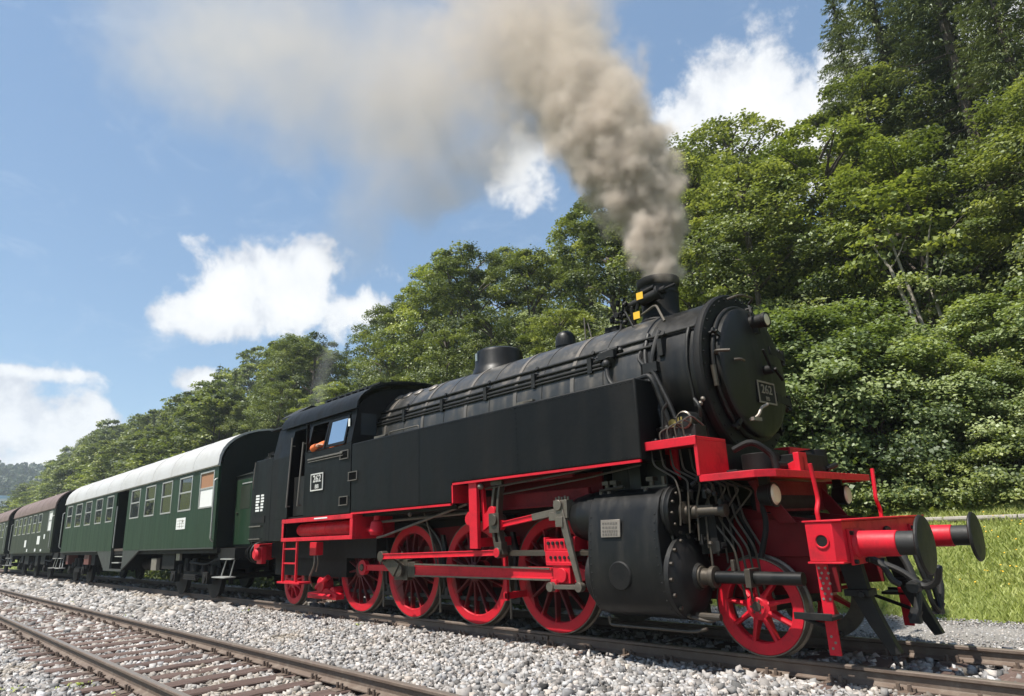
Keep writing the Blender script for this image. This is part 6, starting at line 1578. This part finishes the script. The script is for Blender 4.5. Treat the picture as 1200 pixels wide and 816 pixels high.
# ================================================================== fence rail, houses, far hill
FN = empty('wooden_barrier', (0, 7.7, 0), 0, 'low grey wooden rail barrier between the grass and the bushes', 'barrier')
b = MB(); rr = random.Random(2)
for k in range(5):
    xa = -3.4+2.6*k; xb = xa+2.6
    za, zb = 1.15+.004*k, 1.15+.004*(k+1)
    b2 = MB(); b2.tube([(xa+.0, 0, za), (xa+1.3, rr.uniform(-.02, .02), (za+zb)/2+rr.uniform(-.01, .01)), (xb-.02, 0, zb)], [.062, .058, .06], 10); b2.build('rail', 'wood_grey', FN)
for k in range(6):
    x = -3.3+2.6*k; zg = float(hgt(x, 7.7)); b2 = MB(); b2.cyl((x, .09, zg-.3), (x, .09, 1.13), .06, 10); b2.build('post', 'wood_grey', FN)
def house(x, y, wx, wy, h, rh, wall, roof, label, flat=False, floors=3, nwin=5):
    z = float(hgt(x, y))-1
    H = empty('house', (x, y, z), .25, label, 'house', 'houses at the foot of the far hill')
    b = MB(); b.box((-wx/2, wx/2), (-wy/2, wy/2), (0, h)); b.build('wall', wall, H)
    b = MB()
    if flat: b.box((-wx/2-.4, wx/2+.4), (-wy/2-.4, wy/2+.4), (h, h+rh))
    else: b.prism([(-wx/2-.6, h-.2), (wx/2+.6, h-.2), (0, h+rh)], 'y', -wy/2-.6, wy/2+.6)
    rf = b.build('roof', roof, H)
    if not flat: b = MB(); b.box((.8, 1.6), (-1, -.2), (h+rh*.4, h+rh+.8)); b.build('chimney', 'roof_red', rf)
    for f in range(floors):
        for k in range(nwin):
            zc = h*(f+.55)/floors; yc = -wy/2+wy*(k+.5)/nwin; xw = wx/2
            b = MB(); b.box((xw-.02, xw+.06), (yc-.55, yc+.55), (zc-.75, zc+.75)); w = b.build('window', 'house_white', H); b = MB(); b.box((xw+.055, xw+.075), (yc-.45, yc+.45), (zc-.65, zc+.65)); b.build('pane', 'window_dark', w)
            if k < 3:
                xc = -wx/2+wx*(k+.5)/3; b = MB(); b.box((xc-.55, xc+.55), (-wy/2-.06, -wy/2+.02), (zc-.75, zc+.75)); w = b.build('window', 'house_white', H); b = MB(); b.box((xc-.45, xc+.45), (-wy/2-.075, -wy/2-.055), (zc-.65, zc+.65)); b.build('pane', 'window_dark', w)
house(-452, 44, 14, 15, 12.5, 1.6, 'house_white', 'house_blue', 'white block with flat turquoise roof below the distant wooded hill', True)
house(-440, 36, 14, 12, 9, .8, 'house_white', 'house_white', 'low white building in front of the turquoise roofed block', True, 2)
house(-448, 61, 9, 9, 11.5, 3.2, 'house_cream', 'roof_red', 'small cream house with red gabled roof beside the blue block', False, 2, 3)
house(-446, 27, 10, 10, 13.5, 3.5, 'house_cream', 'roof_grey', 'cream gabled house at the very left edge of the photo', False, 3, 3)
# distant wooded hill: reads as one mass
rg = np.random.default_rng(77); NT = 2600
hx = rg.uniform(-760, -440, NT); hy = rg.uniform(-120, 330, NT); hh = rg.uniform(9, 15, NT)
keep = hgt(hx, hy) > 14; keep &= ~((hx > -475) & (hy > 10) & (hy < 80)); hx, hy, hh = hx[keep], hy[keep], hh[keep]
C = np.stack([hx, hy, hgt(hx, hy)], -1); per = 42; n = len(C)
t = rg.random((n, per)); a = rg.uniform(0, 6.28, (n, per)); con = (rg.random(n) < .55)[:, None]
rad = np.where(con, (1-t)*3.4+.3, np.sqrt(np.maximum(.05, 1-(2*t-1)**2))*4.2)
P = np.stack([C[:, None, 0]+np.cos(a)*rad, C[:, None, 1]+np.sin(a)*rad, C[:, None, 2]+t*hh[:, None]], -1).reshape(-1, 3)
Nn = np.stack([np.cos(a), np.sin(a), .6+0*a], -1).reshape(-1, 3) + rg.normal(0, .4, (n*per, 3))
V, F = leaf_quads(P, Nn, rg.uniform(2.0, 3.8, n*per), rg=rg)
T = np.clip(np.repeat(np.where(con[:, 0], rg.normal(.30, .10, n), rg.normal(.55, .13, n)), per) + rg.normal(0, .08, n*per), 0, 1)
tag(np_mesh('far_wood', V, F, 'far_leaf', np.repeat(T, 4)), kind='stuff')

# ================================================================== smoke and steam
def volmat(name, color, dens, aniso=.1):
    m = bpy.data.materials.new(name); m.use_nodes = True; n = m.node_tree; n.nodes.clear()
    v = n.nodes.new('ShaderNodeVolumePrincipled'); v.inputs['Color'].default_value = C4(color); v.inputs['Density'].default_value = dens; v.inputs['Anisotropy'].default_value = aniso
    o = n.nodes.new('ShaderNodeOutputMaterial'); n.links.new(v.outputs[0], o.inputs['Volume']); MATS[name] = m; return m
volmat('smoke_dense', (.76, .68, .605), 1.0, .0); volmat('smoke_thin', (.66, .615, .58), 1.0, .15); volmat('steam_white', (.80, .81, .83), 1.0, .2)
def smoke(name, pts, mat, voxel, warp, detail, label=None, pad=1.25, edge=.55, yoff=0.0, mod=None):
    "pts: (x, z, radius, density) down the plume, over the middle of the track; built as a voxel volume"
    P, Rr, Dn = [], [], []
    for (a, b_) in zip(pts, pts[1:]):
        for t in np.linspace(0, 1, 5, endpoint=False):
            q = [float(a[i]*(1-t)+b_[i]*t) for i in range(4)]; P.append(Vector((q[0], yoff, q[1]))); Rr.append(q[2]); Dn.append(q[3])
    lo = [min(p[i]-r*pad for p, r in zip(P, Rr)) for i in range(3)]; hi = [max(p[i]+r*pad for p, r in zip(P, Rr)) for i in range(3)]
    me = bpy.data.meshes.new(name); me.vertices.add(len(P)); me.vertices.foreach_set('co', [c for p in P for c in p])
    ar = me.attributes.new('rad', 'FLOAT', 'POINT'); ar.data.foreach_set('value', Rr); ad = me.attributes.new('dens', 'FLOAT', 'POINT'); ad.data.foreach_set('value', Dn)
    me.materials.append(MATS[mat]); o = bpy.data.objects.new(name, me); COL.objects.link(o)
    ng = bpy.data.node_groups.new(name+'_nodes', 'GeometryNodeTree'); ng.interface.new_socket('Geometry', in_out='INPUT', socket_type='NodeSocketGeometry'); ng.interface.new_socket('Geometry', in_out='OUTPUT', socket_type='NodeSocketGeometry')
    N = ng.nodes; Lk = ng.links; gi = N.new('NodeGroupInput'); go = N.new('NodeGroupOutput')
    class G2(NG):
        pass
    q = G2(ng); pos = N.new('GeometryNodeInputPosition').outputs[0]
    def warped(p, sc, amp, det):
        n = N.new('ShaderNodeTexNoise'); Lk.new(p, n.inputs['Vector']); n.inputs['Scale'].default_value = sc; n.inputs['Detail'].default_value = det; n.inputs['Roughness'].default_value = .58
        return q.vmath('ADD', p, q.vmath('MULTIPLY', q.vmath('SUBTRACT', n.outputs['Color'], (.5, .5, .5)), (amp, amp, amp)))
    p = pos
    for sc, amp, det in warp: p = warped(p, sc, amp, det)
    sn = N.new('GeometryNodeSampleNearest'); sn.domain = 'POINT'; Lk.new(gi.outputs[0], sn.inputs['Geometry']); Lk.new(p, sn.inputs['Sample Position'])
    def samp_i(val, typ):
        s = N.new('GeometryNodeSampleIndex'); s.data_type = typ; s.domain = 'POINT'; Lk.new(gi.outputs[0], s.inputs['Geometry']); Lk.new(val, s.inputs['Value']); Lk.new(sn.outputs[0], s.inputs['Index']); return s.outputs[0]
    def attr(nm):
        a = N.new('GeometryNodeInputNamedAttribute'); a.data_type = 'FLOAT'; a.inputs['Name'].default_value = nm; return a.outputs['Attribute']
    cpos = samp_i(pos, 'FLOAT_VECTOR'); rad = samp_i(attr('rad'), 'FLOAT'); dn = samp_i(attr('dens'), 'FLOAT')
    dist = q.vmath('LENGTH', q.vmath('SUBTRACT', p, cpos), out=1)
    s = q.math('SUBTRACT', 1.0, q.math('DIVIDE', dist, rad))
    n = N.new('ShaderNodeTexNoise'); Lk.new(pos, n.inputs['Vector']); n.inputs['Scale'].default_value = detail[0]; n.inputs['Detail'].default_value = 6; n.inputs['Roughness'].default_value = .62
    s = q.math('ADD', s, q.math('MULTIPLY', q.math('SUBTRACT', n.outputs[0], .5), detail[1]))
    mr = N.new('ShaderNodeMapRange'); mr.interpolation_type = 'SMOOTHSTEP'; Lk.new(s, mr.inputs[0]); mr.inputs[1].default_value = 0.; mr.inputs[2].default_value = edge; mr.inputs[3].default_value = 0.; mr.inputs[4].default_value = 1.
    d = q.math('MULTIPLY', mr.outputs[0], dn)
    if mod:
        n3 = N.new('ShaderNodeTexNoise'); Lk.new(q.vmath('MULTIPLY', p, (1., 1., .6)), n3.inputs['Vector']); n3.inputs['Scale'].default_value = mod[0]; n3.inputs['Detail'].default_value = 5; n3.inputs['Roughness'].default_value = .6
        d = q.math('MULTIPLY', d, q.math('MAXIMUM', .08, q.math('ADD', 1., q.math('MULTIPLY', q.math('SUBTRACT', n3.outputs[0], .5), mod[1]))))
    vc = N.new('GeometryNodeVolumeCube'); Lk.new(d, vc.inputs['Density']); vc.inputs['Background'].default_value = 0.; vc.inputs['Min'].default_value = lo; vc.inputs['Max'].default_value = hi
    for i, k in enumerate(('Resolution X', 'Resolution Y', 'Resolution Z')): vc.inputs[k].default_value = int(max(8, min(260, (hi[i]-lo[i])/voxel)))
    sm = N.new('GeometryNodeSetMaterial'); sm.inputs['Material'].default_value = MATS[mat]; Lk.new(vc.outputs[0], sm.inputs['Geometry']); Lk.new(sm.outputs[0], go.inputs[0])
    md = o.modifiers.new('nodes', 'NODES'); md.node_group = ng
    return tag(o, label, None, None, 'stuff')
smoke('smoke_plume', [(-2.91, 4.77, 0.23, 11), (-2.91, 5.13, 0.33, 11), (-2.99, 5.58, 0.47, 10), (-3.16, 6.10, 0.66, 8), (-3.37, 6.69, 0.81, 6), (-3.63, 7.36, 0.90, 4.2), (-3.99, 8.16, 1.00, 2.1), (-4.45, 9.08, 1.17, 1.15), (-5.14, 10.18, 1.40, 0.6), (-6.15, 11.56, 1.67, 0.34)],
      'smoke_dense', .07, [(.9, .75, 2), (2.3, .55, 3)], (2.6, 1.9), edge=.36)
smoke('drifting_smoke', [(-3.69, 10.08, 1.02, 0.42), (-4.51, 9.84, 1.28, 0.5), (-5.41, 9.49, 1.60, 0.52), (-6.63, 9.81, 1.93, 0.46), (-8.35, 10.91, 2.26, 0.31), (-10.93, 12.80, 2.88, 0.19), (-15.10, 15.94, 3.51, 0.105), (-22.69, 21.54, 4.30, 0.055), (-37.34, 31.74, 5.27, 0.03)],
      'smoke_thin', .17, [(.22, 2.6, 2), (.6, 1.5, 3), (1.5, .5, 2)], (.8, 2.3), edge=.85, mod=(.38, 5.))
smoke('drifting_smoke', [(-4.86, 8.10, 0.84, 0.5), (-6.20, 8.15, 1.01, 0.6), (-7.78, 8.61, 1.18, 0.48), (-9.71, 9.27, 1.27, 0.34), (-10.81, 8.96, 1.08, 0.26), (-11.80, 8.31, 0.85, 0.16)], 'smoke_thin', .14, [(.3, 1.9, 2), (.9, 1.0, 3)], (1.1, 2.2), edge=.85, mod=(.6, 4.))
smoke('steam_wisp', [(-13.16, 4.50, 0.30, 0.55), (-12.89, 5.02, 0.32, 0.42), (-12.62, 5.62, 0.32, 0.28), (-12.23, 6.18, 0.34, 0.15)], 'steam_white', .09, [(.8, .5, 2)], (1.6, .8), edge=.8)

# ================================================================== haze in the valley air
b = MB(); b.box((-3100, 2600), (-2600, 2600), (-3.2, 108)); 
volmat('haze', (.80, .88, 1.0), .00042, .3)
hz = tag(b.build('haze', 'haze', smooth=False), kind='stuff')
